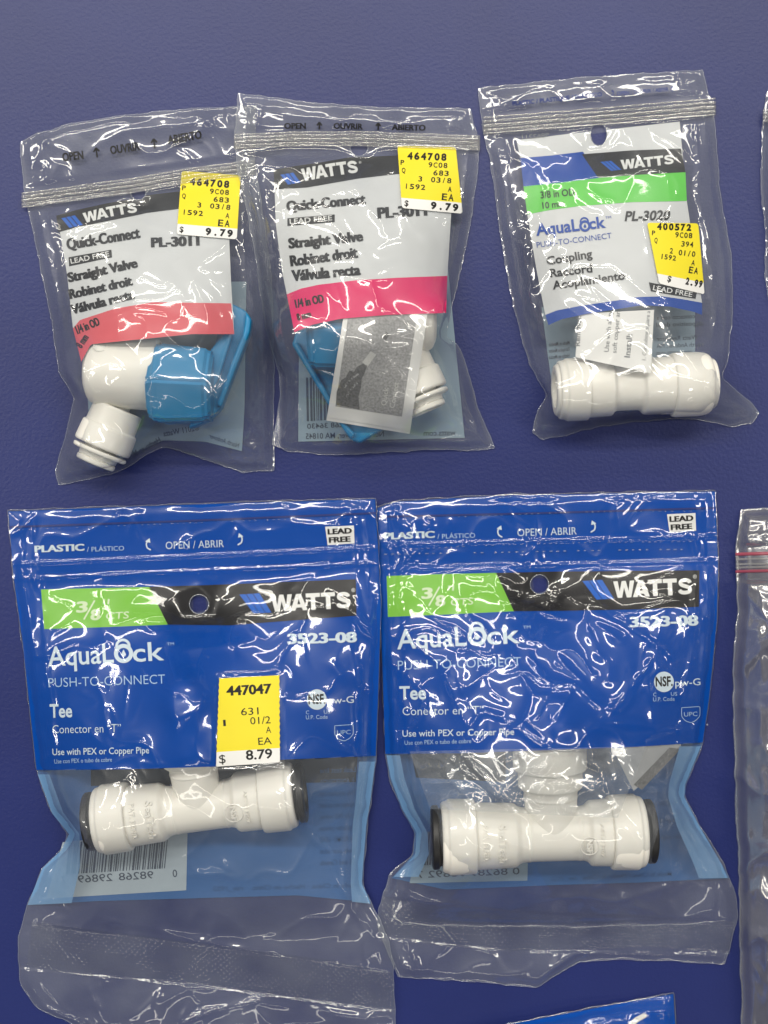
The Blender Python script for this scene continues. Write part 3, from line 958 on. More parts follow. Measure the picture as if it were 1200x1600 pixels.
# ------------------------------------------------------------------ shared print builders
def sticker(bag, c, rows, label=None, serr=False, split=0.835):
    zf = lambda x, y: bag.base(x, y) + 0.36
    def bl(u, v):
        tl, tr, br, blc = [np.array(q, float) for q in c[:4]]
        return (1 - u) * (1 - v) * tl + u * (1 - v) * tr + u * v * br + (1 - u) * v * blc
    # outline with rounded or serrated edges
    n = 40
    def loop(v0, v1, rt, rb):
        pts = []
        def corner(u, v, r):
            pass
        r = 0.045
        if serr:
            for i in range(25): pts.append((0.012 * (i % 2), v0 + (v1 - v0) * i / 24))
            for i in range(9): pts.append((i / 8, v1))
            for i in range(25): pts.append((1 - 0.012 * (i % 2), v1 + (v0 - v1) * i / 24))
            for i in range(9): pts.append((1 - i / 8, v0))
        else:
            def arc(cu, cv, a0):
                for k in range(5):
                    a = a0 + k * math.pi / 8
                    pts.append((cu + r * math.cos(a), cv + r * math.sin(a)))
            if rt: arc(r, v0 + r, math.pi); arc(1 - r, v0 + r, 1.5 * math.pi)
            else: pts.extend([(0, v0), (1, v0)])
            if rb: arc(1 - r, v1 - r, 0); arc(r, v1 - r, 0.5 * math.pi)
            else: pts.extend([(1, v1), (0, v1)])
        out = []
        for q in pts:
            if not out or math.hypot(q[0] - out[-1][0], q[1] - out[-1][1]) > 1e-4: out.append(q)
        if math.hypot(out[0][0] - out[-1][0], out[0][1] - out[-1][1]) < 1e-4: out.pop()
        return [bl(u, v) for u, v in out]
    v, f = poly(loop(0, split, True, False), 8)
    st = mesh_obj("price_sticker", P(v[:, 0], v[:, 1], zf(v[:, 0], v[:, 1]) + 0.16), f, M['yellow'], bag.root, False)
    if label: st['label'] = label
    v, f = poly(loop(split, 1, False, True), 8)
    mesh_obj("price_strip", P(v[:, 0], v[:, 1], zf(v[:, 0], v[:, 1]) + 0.16), f, M['sticker_white'], st, False)
    ink = Ink()
    for txt, u0, u1, vb, cap, bold in rows:
        p0, p1 = bl(u0, vb), bl(u1, vb)
        ch = cap * np.hypot(*(bl(0.5, 1) - bl(0.5, 0)))
        ink.add('black', (text_at(txt, p0, p1, ch, bold, L=9) if serr else mono_at(txt, p0, p1, ch, bold)))
    ink.lay(zf, 0.21, st)
    return st

def stripes(ink, mat, c, n=3, gap=0.2, slant=0.35):
    """brand mark: slanted stripes inside the quad c (TL, TR, BR, BL)"""
    tl, tr, br, bl_ = [np.array(q, float) for q in c]
    def bl(u, v): return (1 - u) * (1 - v) * tl + u * (1 - v) * tr + u * v * br + (1 - u) * v * bl_
    wd = (1 - slant) / n
    out = []
    for i in range(n):
        a = i * wd
        out.append(poly([bl(a, 0), bl(a + wd * (1 - gap), 0), bl(a + wd * (1 - gap) + slant, 1), bl(a + slant, 1)]))
    ink.add(mat, out, "brand_mark")

def padlock(ink, mat, cx, cy, r, hole=None):
    ink.add(mat, [ring2d(cx, cy, r, r * 0.58), ring2d(cx - 1, cy - r * 0.75, r * 0.80, r * 0.52, -5, 195),
        poly([(cx, cy - r * 0.42), (cx + r * 0.26, cy + r * 0.1), (cx + r * 0.14, cy + r * 0.32), (cx - r * 0.14, cy + r * 0.32), (cx - r * 0.26, cy + r * 0.1)])], "padlock_mark")

def curved_arrow(ink, mat, x, y, s_, flip):
    f = -1 if flip else 1
    ink.add(mat, [stroke([(x + f * 3 * s_, y + 7 * s_), (x - f * 2 * s_, y + 4 * s_), (x - f * 3 * s_, y - 1 * s_), (x - f * 1 * s_, y - 5 * s_)], 1.7 * s_),
        poly([(x - f * 4.5 * s_, y - 4 * s_), (x + f * 1.5 * s_, y - 8.5 * s_), (x + f * 2.5 * s_, y - 2.5 * s_)])], "arrow_mark")

def barcode(x0, x1, y0, y1, skew, seed=3):
    rs = np.random.RandomState(seed); out = []; x = x0
    while x < x1:
        wd = rs.choice([1.3, 1.3, 2.4, 3.4])
        dx = skew * (y1 - y0)
        tilt = (x - x0) * -0.06
        out.append(poly([(x, y0 + tilt), (x + wd, y0 + tilt), (x + wd + dx, y1 + tilt), (x + dx, y1 + tilt)], 30))
        x += wd + rs.choice([1.4, 1.4, 2.4, 3.2])
    return out

B0 = 0.064        # usual bold weight

# ================================================================== clear bag, upper left (valve, coral band)
STA = [(284, 267), (376, 274), (370, 374), (276, 366)]
def contentA(x, y):
    h = capsule(x, y, (158, 583), (245, 586), 54, 58)
    h = np.maximum(h, capsule(x, y, (246, 600), (322, 604), 68, 68))
    h = np.maximum(h, capsule(x, y, (180, 650), (160, 698), 42, 46))
    h = np.maximum(h, capsule(x, y, (372, 500), (318, 640), 16, 50))
    return h
A = Bag("clear_zip_bag", "clear zip bag of a white valve, coral band on its label, upper left", "zip bag",
        ([(32, 222), (60, 208), (110, 193), (200, 179), (300, 170), (400, 165)],
         [(400, 165), (398, 250), (412, 340), (424, 430), (428, 560), (428, 735)],
         [(92, 758), (140, 749), (190, 735), (225, 712), (255, 699), (290, 707), (330, 722), (380, 738), (428, 735)],
         [(32, 222), (38, 300), (58, 390), (80, 500), (92, 580), (108, 606), (116, 622), (102, 680), (86, 735), (92, 758)]),
        group="clear zip bags laid out in the upper row", content=contentA, puff=2.5, seed=11, auto_n=12, amp=0.38, crumple=0.45,
        holes=[(216, 301, 12, 11.5)], pins=[[(0, 150), (420, 140), (420, 276), (236, 302), (236, 322), (196, 326), (196, 306), (0, 330)]],
        calm=[STA, [(30, 296), (400, 245), (400, 275), (30, 325)]],
        creases=[([(94, 755), (112, 720), (134, 690)], 0.8, 4), ([(110, 750), (150, 735), (190, 728)], 0.6, 4), ([(426, 730), (400, 700), (372, 690)], 0.8, 4), ([(420, 700), (396, 660), (360, 640)], 0.8, 4), ([(260, 700), (290, 690), (340, 700)], 0.7, 4), ([(112, 615), (126, 580), (140, 545)], 0.7, 4), ([(216, 312), (230, 360), (222, 420), (205, 470)], 0.5, 5), ([(150, 230), (190, 205), (260, 196), (330, 190)], 0.5, 4),
                 ([(310, 175), (340, 200), (368, 205)], 0.6, 4), ([(322, 590), (350, 640), (388, 700)], 0.9, 5),
                 ([(345, 520), (368, 560), (352, 600), (390, 640)], 0.7, 4), ([(60, 330), (78, 420), (104, 520)], 0.6, 5),
                 ([(388, 360), (396, 470), (404, 600), (400, 700)], 0.6, 5), ([(240, 565), (225, 610), (180, 650)], 0.5, 3.5),
                 ([(110, 735), (128, 690), (140, 640)], 0.6, 5), ([(70, 215), (55, 250), (70, 262)], 0.6, 5), ([(392, 560), (408, 610), (384, 640), (404, 680)], 0.7, 4)])
A.build(step=2.4)
zl = lambda b: (lambda x, y: b.base(x, y))
A.zipper([(34, 312), (120, 300), (210, 288), (300, 272), (398, 260)], [(-9, 0.30), (-4, 0.45), (2, 0.5), (8, 0.4), (12, 0.25)], wave=1.0)
A.dashes([(52, 238), (110, 218), (200, 205), (300, 196), (390, 190)], 38)
pan = A.sheet("printed_panel", ([(88, 337), (120, 328), (170, 317), (205, 311), (228, 305), (290, 298), (355, 292)],
      [(355, 292), (358, 370), (361, 440), (366, 522)],
      [(127, 565), (142, 538), (200, 532), (300, 522), (366, 522)],
      [(88, 337), (94, 365), (105, 430), (114, 513), (127, 565)]), 'white_print', 0.0, A.root)
A.sheet("brand_band", ([(88, 337), (120, 328), (170, 317), (205, 311), (228, 305), (290, 298), (355, 292)], [(355, 292), (356, 318)],
      [(91, 363), (130, 353), (180, 343), (215, 336), (228, 333), (290, 325), (356, 318)], [(88, 337), (91, 363)]), 'black', 0.08, pan)
A.sheet("colour_band", ([(114, 513), (125, 500), (180, 482), (240, 472), (361, 474)], [(361, 474), (366, 522)],
      [(127, 565), (142, 538), (200, 532), (300, 522), (366, 522)], [(114, 513), (127, 565)]), 'red', 0.08, pan)
ik = Ink()
stripes(ik, 'logo_blue', [(96, 341), (128, 334), (131, 351), (99, 358)], slant=0.3)
ik.add('white', watts((132, 349), (215, 332), 16, sag=2))
ik.add('black', text_at("Quick-Connect", (105, 390), (220, 371), 17, B0))
ik.add('black', poly([(107, 402), (174, 390), (175, 402), (108, 416)]), 'text_box')
ik.add('white', text_at("LEAD FREE", (111, 412), (171, 400), 8, 0.012))
ik.add('black', text_at("PL-3011", (236, 386), (312, 383), 15, 0.066))
ik.add('black', text_at("Straight Valve", (107, 441), (216, 417), 15, 0.066))
ik.add('black', text_at("Robinet droit", (109, 467), (208, 445), 15, 0.066))
ik.add('black', text_at("Válvula recta", (112, 491), (211, 466), 15, 0.066))
ik.add('black', text_at("1/4 in OD", (121, 522), (157, 507), 13, B0))
ik.add('black', text_at("8 mm", (127, 545), (139, 527), 12, B0))
ik.lay(A.base, 0.16, pan)
ik = Ink()
ik.add('black', text_at("OPEN", (98, 252), (131, 248), 13, 0.035)); ik.add('black', arrow((152, 246), (150, 231), 2.6, 6), 'arrow_mark')
ik.add('black', text_at("OUVRIR", (173, 241), (219, 234), 13, 0.035)); ik.add('black', arrow((242, 232), (240, 217), 2.6, 6), 'arrow_mark')
ik.add('black', text_at("ABIERTO", (263, 225), (316, 216), 13, 0.035))
ik.lay(A.top, 0.06, A.front)
bp_ = A.sheet("back_panel", ([(130, 440), (300, 440), (385, 440)], [(385, 440), (382, 640), (378, 705)], [(170, 725), (255, 688), (320, 690), (378, 705)], [(130, 440), (140, 690), (170, 725)]),
              'back_grey', 0.42, A.root, step=8, zf=A.lift)
ik = Ink()
ik.add('back_ink', text_at("©2011 Watts", (256, 682), (312, 672), 9, 0.01, mirror=True))
ik.add('back_ink', text_at("North Andover", (326, 684), (372, 700), 8, 0.0, mirror=True))
ik.add('back_ink', text_at("Hecho en Mexico", (192, 724), (252, 690), 9, 0.02, mirror=True))
ik.lay(A.lift, 0.52, bp_)
rowsA = [("464708", .14, .83, .205, .105, .05), ("P", .02, .10, .30, .075, .02), ("9C08", .49, .83, .32, .08, .02),
         ("Q", .03, .11, .425, .075, .02), ("683", .56, .84, .44, .08, .02), ("3", .30, .38, .55, .08, .02), ("03/8", .51, .87, .55, .08, .02),
         ("1592", .05, .42, .68, .08, .02), ("A", .78, .86, .68, .08, .02), ("EA", .66, .88, .815, .105, .02),
         ("$", .03, .12, .96, .09, .02), ("9.79", .46, .94, .965, .105, .05)]
sticker(A, STA, rowsA)
make_valve("white valve with a blue lever pointing to the upper right, inside the coral banded bag",
           lever=[([(352, 468), (384, 485), (393, 498), (390, 520), (372, 566), (345, 637), (326, 657), (294, 670), (306, 610), (330, 560)], 30, 62),
                  ([(384, 486), (393, 499), (390, 520), (372, 566), (345, 637), (337, 632), (362, 564), (380, 518), (382, 504)], 61, 74),
                  ([(318, 560), (352, 515), (364, 520), (342, 590), (318, 636)], 62, 80)])

# ================================================================== clear bag, upper middle (valve, pink band, leaflet)
STB = [(621, 228), (712, 230), (723, 334), (628, 325)]
def contentB(x, y):
    h = capsule(x, y, (571, 500), (660, 500), 54, 58)
    h = np.maximum(h, capsule(x, y, (488, 520), (568, 518), 68, 68))
    h = np.maximum(h, capsule(x, y, (632, 560), (656, 615), 42, 46))
    h = np.maximum(h, capsule(x, y, (490, 560), (560, 665), 20, 36))
    return h
liftB = lambda x, y: 2.3 * smooth01((455 - np.asarray(x, float)) / 55) * smooth01((720 - np.asarray(y, float)) / 60 + 0.5)
Bb = Bag("clear_zip_bag", "clear zip bag with a pink label band and a grey photo leaflet inside", "zip bag",
        ([(372, 145), (420, 152), (480, 160), (600, 168), (735, 170)],
         [(735, 170), (742, 200), (750, 230), (742, 300), (730, 380), (708, 470), (697, 526), (716, 538), (730, 575), (748, 640), (773, 700)],
         [(425, 694), (450, 706), (520, 711), (600, 707), (700, 701), (735, 704), (773, 700)],
         [(372, 145), (366, 215), (372, 270), (388, 340), (400, 410), (415, 510), (436, 585), (438, 625), (430, 660), (425, 694)]),
        group="clear zip bags laid out in the upper row", content=contentB, puff=2.5, seed=27, auto_n=10, amp=0.36, crumple=0.4, lift=liftB,
        holes=[(561, 231, 14, 13)], pins=[[(340, 120), (770, 150), (770, 236), (582, 236), (582, 252), (540, 252), (540, 236), (340, 236)]],
        calm=[STB, [(364, 203), (750, 208), (750, 236), (364, 236)]],
        creases=[([(428, 692), (455, 660), (490, 640)], 0.8, 4), ([(440, 640), (455, 600), (462, 560)], 0.8, 4), ([(770, 698), (730, 670), (700, 640)], 0.9, 4), ([(750, 690), (712, 690), (660, 698)], 0.7, 4), ([(735, 640), (712, 600), (690, 560)], 0.7, 4), ([(385, 165), (440, 180), (520, 186), (640, 192), (720, 186)], 0.5, 4), ([(430, 262), (480, 252), (530, 240)], 0.7, 5),
                 ([(552, 245), (552, 290), (575, 320), (598, 350)], 0.6, 4), ([(440, 330), (470, 390), (500, 440), (530, 480)], 0.5, 4),
                 ([(515, 520), (580, 540), (640, 590), (680, 640)], 0.6, 3.5), ([(660, 490), (680, 560), (700, 640), (740, 690)], 0.8, 4.5),
                 ([(560, 530), (610, 545), (650, 540)], 0.6, 4), ([(500, 500), (480, 600), (440, 690)], 0.8, 4.5), ([(690, 340), (694, 420), (688, 480)], 0.5, 4),
                 ([(590, 560), (640, 600), (660, 600), (600, 575)], 0.5, 4), ([(470, 700), (540, 698), (640, 692), (720, 690)], 0.6, 4), ([(420, 300), (428, 400), (440, 500)], 0.6, 5)])
Bb.build(step=2.4)
Bb.zipper([(366, 221), (450, 217), (560, 216), (660, 220), (750, 223)], [(-10, 0.28), (-5, 0.5), (1, 0.55), (7, 0.42), (11, 0.25)], wave=0.8)
Bb.dashes([(382, 172), (480, 180), (600, 184), (732, 184)], 36)
topB = [(428, 265), (470, 258), (500, 254), (545, 246), (620, 243), (699, 243)]
pan = Bb.sheet("printed_panel", (topB, [(699, 243), (705, 334), (699, 430), (697, 489)],
      [(460, 519), (489, 507), (533, 498), (607, 492), (697, 489)], [(428, 265), (431, 350), (440, 420), (448, 459), (460, 519)]), 'white_print', 0.0, Bb.root)
Bb.sheet("brand_band", (topB, [(699, 243), (701, 272)], [(428, 296), (480, 293), (560, 279), (620, 272), (701, 272)], [(428, 265), (428, 296)]), 'black', 0.08, pan)
Bb.sheet("colour_band", ([(448, 460), (470, 451), (497, 445), (555, 438), (620, 434), (699, 431)], [(699, 431), (697, 489)],
      [(460, 519), (489, 507), (533, 498), (607, 492), (697, 489)], [(448, 460), (460, 519)]), 'pink', 0.08, pan)
ik = Ink()
stripes(ik, 'logo_blue', [(438, 273), (469, 268), (471, 285), (441, 290)], slant=0.3)
ik.add('white', watts((473, 284), (560, 270), 20, sag=1.5)); ik.add('white', text_at("®", (561, 256), (565, 255), 4))
ik.add('black', text_at("Quick-Connect", (448, 330), (572, 318), 16, B0))
ik.add('black', poly([(449, 341), (523, 335), (523, 347), (449, 353)]), 'text_box'); ik.add('white', text_at("LEAD FREE", (453, 350), (519, 344), 8, 0.012))
ik.add('black', text_at("PL-3011", (590, 341), (668, 336), 17, 0.066))
ik.add('black', text_at("Straight Valve", (451, 388), (568, 376), 16, 0.066))
ik.add('black', text_at("Robinet droit", (454, 416), (560, 402), 17, 0.066))
ik.add('black', text_at("Válvula recta", (456, 439), (564, 429), 17, 0.066))
ik.add('black', text_at("1/4 in OD", (462, 481), (507, 472), 13, B0)); ik.add('black', text_at("8 mm", (465, 501), (487, 495), 11, B0))
ik.lay(Bb.base, 0.16, pan)
ik = Ink()
ik.add('black', text_at("OPEN", (444, 201), (478, 201), 9, 0.035)); ik.add('black', arrow((499, 202), (499, 191), 2.6, 5), 'arrow_mark')
ik.add('black', text_at("OUVRIR", (521, 201), (567, 202), 9, 0.035)); ik.add('black', arrow((591, 203), (591, 192), 2.6, 5), 'arrow_mark')
ik.add('black', text_at("ABIERTO", (612, 203), (665, 204), 9, 0.035))
ik.lay(Bb.top, 0.06, Bb.front)
bp_ = Bb.sheet("back_panel", [(468, 420), (700, 420), (726, 684), (466, 690)], 'back_grey', 0.42, Bb.root, step=8, zf=Bb.lift)
ik = Ink()
ik.add('back_ink', text_at("North Andover, MA 01845", (478, 686), (600, 682), 9, 0.01, mirror=True))
ik.add('back_ink', text_at("watts.com", (662, 681), (712, 680), 9, 0.01, mirror=True))
ik.add('back_ink', barcode(478, 512, 590, 658, 0.02, 5), 'barcode'); ik.add('back_ink', text_at("0 98268 36430", (480, 670), (560, 666), 8, 0.01, mirror=True))
ik.lay(Bb.lift, 0.52, bp_)
sticker(Bb, STB, rowsA)
make_valve("white valve with a blue lever pointing down behind a grey photo leaflet", mirror_x=816, dy=-83,
           lever=[([(456, 538), (461, 521), (490, 506), (545, 500), (600, 600), (602, 668), (562, 692), (548, 687), (533, 666)], 10, 40),
                  ([(457, 538), (466, 533), (541, 662), (556, 678), (548, 686), (533, 666)], 39, 50), ([(478, 536), (500, 526), (512, 546), (491, 560)], 40, 56)])
def leaflet(bag, name, label, c, dz=-0.35, pages=1, off=(0, 0), mat='paper'):
    cx = np.mean([q[0] for q in c]); cy = np.mean([q[1] for q in c])
    root = empty(name, cx, cy, label, "leaflet", z=float(bag.base(cx, cy)) + dz)
    for i in range(pages):
        cc = [(x + off[0] * i, y + off[1] * i) for x, y in c]
        bag.sheet("page", cc, mat, dz - 0.16 * i, root, step=5, holes=[])
    return root
lf = leaflet(Bb, "instruction_leaflet", "folded white leaflet with a grainy grey photo, inside the pink banded bag",
             [(541, 470), (672, 462), (641, 673), (511, 652)], pages=2, off=(-1, 5))
pg = lf.children[0]
Bb.sheet("photo", [(546, 480), (655, 472), (628, 651), (524, 635)], 'grey_photo', -0.29, pg, step=5, holes=[])
ik = Ink()
ik.add('dark_photo', poly([(525, 632), (526, 612), (533, 594), (540, 590), (546, 579), (553, 581), (558, 573), (568, 568), (574, 571), (570, 582), (565, 592), (564, 606), (560, 620), (562, 640)], 8))
ik.add('grey_photo', stroke([(538, 606), (546, 594), (560, 584)], 3, 8)); ik.add('grey_photo', stroke([(541, 620), (552, 604), (561, 596)], 3, 8))
ik.add('dark_photo', poly([(597, 528), (604, 519), (609, 523), (603, 532)], 8))
ik.add('light_photo', poly([(566, 566), (579, 549), (588, 554), (574, 573)], 8))
ik.add('light_photo', text_at("Quick", (603, 634), (607, 606), 8, 0.01)); ik.add('light_photo', text_at("Connect", (616, 638), (623, 598), 8, 0.01))
ik.lay(Bb.base, -0.24, pg, "photo_detail")

# ================================================================== clear bag, upper right (coupling)
STC = [(1011, 348), (1091, 349), (1101, 460), (1030, 443)]
def contentC(x, y):
    return np.maximum(capsule(x, y, (905, 608), (1075, 601), 50, 54), capsule(x, y, (890, 609), (1090, 600), 44, 54))
Cc = Bag("clear_zip_bag", "clear zip bag of a white coupling with a bright green band on its label", "zip bag",
        ([(747, 138), (900, 122), (1000, 115), (1098, 109)],
         [(1098, 109), (1106, 145), (1117, 160), (1117, 195), (1125, 300), (1142, 400), (1145, 490), (1138, 560), (1128, 590), (1150, 610), (1172, 628), (1186, 645)],
         [(832, 676), (848, 687), (880, 680), (943, 665), (1020, 656), (1090, 655), (1145, 667), (1174, 662), (1186, 645)],
         [(747, 138), (753, 184), (755, 207), (766, 250), (778, 340), (790, 420), (805, 490), (828, 571), (855, 618), (840, 640), (832, 676)]),
        group="clear zip bags laid out in the upper row", content=contentC, puff=2.5, seed=43, auto_n=7, amp=0.34, crumple=0.35,
        holes=[(935.5, 210, 13, 18)], pins=[[(730, 120), (1130, 90), (1130, 185), (956, 200), (956, 236), (914, 240), (914, 204), (730, 214)]],
        calm=[STC, [(752, 178), (1118, 148), (1118, 182), (754, 210)]],
        creases=[([(834, 676), (856, 655), (874, 640)], 0.9, 4), ([(846, 684), (900, 664), (960, 655)], 0.8, 4), ([(1184, 645), (1150, 635), (1112, 632)], 0.9, 4), ([(1170, 660), (1130, 655), (1080, 648)], 0.8, 4), ([(1140, 605), (1120, 595), (1108, 570)], 0.7, 4), ([(870, 268), (865, 285), (875, 275)], 0.4, 4), ([(860, 290), (920, 275), (1000, 268), (1060, 265)], 0.45, 4),
                 ([(1040, 270), (1050, 340), (1080, 420), (1098, 500)], 0.6, 4), ([(1095, 200), (1104, 300), (1112, 400), (1118, 520)], 0.7, 5),
                 ([(790, 240), (806, 330), (830, 440), (862, 560)], 0.7, 5), ([(830, 330), (880, 400), (930, 460), (980, 520)], 0.45, 4),
                 ([(1050, 520), (1085, 570), (1130, 640)], 0.8, 5), ([(862, 600), (850, 640), (842, 676)], 0.8, 5), ([(930, 640), (1010, 618), (1090, 612)], 0.5, 3.5),
                 ([(1030, 485), (1050, 530), (1075, 560)], 0.5, 4), ([(900, 460), (960, 480), (970, 500)], 0.4, 4), ([(770, 150), (800, 160), (830, 140)], 0.4, 5)])
Cc.build(step=2.4)
Cc.zipper([(755, 196), (880, 186), (1000, 176), (1118, 166)], [(-12, 0.28), (-6, 0.42), (1, 0.55), (8, 0.5), (13, 0.25)], wave=0.8)
Cc.dashes([(762, 152), (900, 138), (1000, 131), (1098, 126)], 34)
pan = Cc.sheet("printed_panel", ([(807, 219), (900, 208), (1062, 190)], [(1062, 190), (1066, 235), (1073, 313), (1086, 400), (1097, 473)],
      [(852, 492), (870, 485), (906, 478), (960, 470), (998, 464), (1035, 463), (1070, 468), (1097, 473)],
      [(807, 219), (813, 247), (824, 335), (838, 420), (852, 492)]), 'white_print', 0.0, Cc.root)
Cc.sheet("blue_band", ([(813, 247), (860, 243), (911, 237)], [(911, 237), (936, 278)], [(818, 292), (870, 286), (936, 278)], [(813, 247), (818, 292)]), 'blue_ink', 0.08, pan)
Cc.sheet("brand_band", ([(909, 241), (985, 235), (1064, 232)], [(1064, 232), (1071, 269)], [(934, 277), (1000, 273), (1071, 269)], [(909, 241), (934, 277)]), 'black', 0.11, pan)
Cc.sheet("colour_band", ([(818, 291), (870, 286), (936, 278), (1000, 273), (1071, 268)], [(1071, 268), (1073, 314)],
      [(824, 335), (860, 328), (906, 322), (985, 316), (1073, 314)], [(818, 291), (824, 335)]), 'bright_green', 0.08, pan)
Cc.sheet("blue_stripe", ([(852, 492), (870, 485), (906, 478), (960, 470), (998, 464), (1035, 463), (1070, 468), (1097, 473)], [(1097, 473), (1097, 492)],
      [(857, 508), (877, 499), (914, 491), (965, 483), (1002, 477), (1046, 479), (1083, 487), (1097, 492)], [(852, 492), (857, 508)]), 'blue_ink', 0.08, pan)
ik = Ink()
stripes(ik, 'logo_blue', [(938, 253), (966, 250), (972, 265), (946, 268)], slant=0.35)
ik.add('white', watts((971, 265), (1053, 256), 15)); ik.add('white', text_at("®", (1054, 250), (1059, 250), 4.5))
ik.add('black', text_at("3/8 in OD", (845, 310), (898, 305), 11, 0.02)); ik.add('black', text_at("10 mm", (848, 326), (882, 322), 10, 0.02))
ik.add('blue_ink', text_at("AquaL", (838, 368), (906, 360), 19, 0.025)); padlock(ik, 'blue_ink', 914, 353, 9)
ik.add('blue_ink', text_at("ck", (921, 358), (947, 355), 18, 0.025)); ik.add('blue_ink', text_at("TM", (946, 342), (955, 341), 4))
ik.add('blue_ink', text_at("PUSH-TO-CONNECT", (839, 387), (956, 372), 9, -0.004))
ik.add('black', text_at("PL-3020", (976, 345), (1046, 343), 15, 0.03, 0.2))
ik.add('black', text_at("Coupling", (855, 414), (926, 402), 13, 0.025)); ik.add('black', text_at("Raccord", (860, 433), (926, 425), 13, 0.025))
ik.add('black', text_at("Acoplamiento", (864, 452), (977, 436), 13, 0.025))
ik.add('black', poly([(1014, 441), (1089, 456), (1087, 467), (1017, 455)]), 'text_box'); ik.add('white', text_at("LEAD FREE", (1020, 453), (1081, 464), 8, 0.012))
ik.add('grey_ink', text_at("9862211", (816, 218), (858, 214), 7, 0, mirror=True))
ik.lay(Cc.base, 0.18, pan)
ik = Ink()
ik.add('navy_ink', text_at("PLASTIC / PLASTIQUE / PLÁSTICO", (801, 165), (941, 150), 6.5, 0.03))
curved_arrow(ik, 'navy_ink', 957, 145, 0.6, True)
ik.add('navy_ink', text_at("OPEN / OUVRIR / ABRIR", (964, 149), (1045, 142), 6, 0.02)); curved_arrow(ik, 'navy_ink', 1050, 139, 0.6, False)
ik.lay(Cc.top, 0.06, Cc.front)
bp_ = Cc.sheet("back_panel", [(846, 480), (1086, 470), (1086, 590), (862, 600)], 'back_grey', 0.42, Cc.root, step=8, zf=Cc.lift)
ik = Ink()
for i, tx in enumerate(("contacto con a", "dispositivo de pl", "", "Watts Regulator", "North Andover, MA", "www.watts.com")):
    if tx: ik.add('back_ink', text_at(tx, (1026, 500 + i * 11), (1026 + 4.3 * len(tx), 497 + i * 11), 7, 0, mirror=True))
for i, tx in enumerate(("Made in Mexico", "Fabriqué au Mexique", "Hecho en Mexico")):
    ik.add('back_ink', text_at(tx, (858, 541 + i * 10), (890, 538 + i * 10), 6, 0.01, mirror=True))
ik.lay(Cc.lift, 0.52, bp_)
rowsC = [("400572", .16, .86, .105, .095, .05), ("P", .04, .12, .20, .07, .02), ("9C08", .50, .86, .215, .08, .02),
         ("Q", .06, .14, .32, .075, .02), ("394", .60, .86, .345, .08, .02), ("2", .34, .42, .47, .08, .02), ("01/0", .52, .88, .48, .08, .02),
         ("1592", .12, .46, .575, .075, .02), ("A", .76, .85, .61, .08, .02), ("EA", .68, .90, .73, .10, .02),
         ("$", .18, .28, .93, .09, .02), ("2.99", .58, .96, .91, .10, .05)]
sticker(Cc, STC, rowsC)
make_coupling("white straight pipe coupling lying across the bottom of the green banded clear bag")
lf = leaflet(Cc, "instruction_leaflet", "white leaflet printed with install text, tucked over the white coupling",
             [(905, 490), (1022, 484), (1017, 583), (899, 558)])
ik = Ink()
ik.add('grey_ink', text_at("Removal:", (906, 541), (908, 494), 8, 0.02))
ik.add('grey_ink', text_at("Use with all ty", (951, 550), (957, 486), 7.5, 0.005)); ik.add('grey_ink', text_at("soft copper an", (963, 552), (969, 486), 7.5, 0.005))
ik.add('grey_ink', text_at("Install:", (984, 559), (988, 522), 9, 0.02)); ik.add('grey_ink', text_at("1. Cut tubing square a", (1009, 563), (1016, 486), 6.5, 0.0))
ik.lay(Cc.base, -0.28, lf.children[0])

# ================================================================== blue pouches
def blue_front(bag, edges_top, right, bottom, left):
    return bag.sheet("printed_panel", (edges_top, right, bottom, left), 'blue_print', 0.0, bag.root, step=4)

def heat_seal(bag, top, bottom):
    hgt = np.hypot(*(np.array(top[0]) - np.array(bottom[0])))
    n, m = 380, max(12, int(hgt / 1.6))
    T = resample(top, n, 6); Bm = resample(bottom, n, 6)
    t = np.linspace(0, 1, m)[:, None, None]
    px = ((1 - t) * T[None] + t * Bm[None]).reshape(-1, 2)
    u = np.tile(np.r_[0, np.cumsum(np.hypot(*np.diff(T, axis=0).T))], m); v = np.repeat(np.linspace(0, hgt, m), n)
    e = np.minimum(v, hgt - v) / 5.0
    z = bag.top(px[:, 0], px[:, 1]) + 0.06 + smooth01(e) * (0.07 + (0.095 + 0.04 * perlin(u / 40, v / 40, 5)) * np.sin(u * 2 * math.pi / 9.0 + 0.4 * np.sin(v / 9)) * np.sin(v * 2 * math.pi / 9.0))
    return mesh_obj("heat_seal", P(px[:, 0], px[:, 1], z), grid_faces(m, n), M['seal'], bag.root)

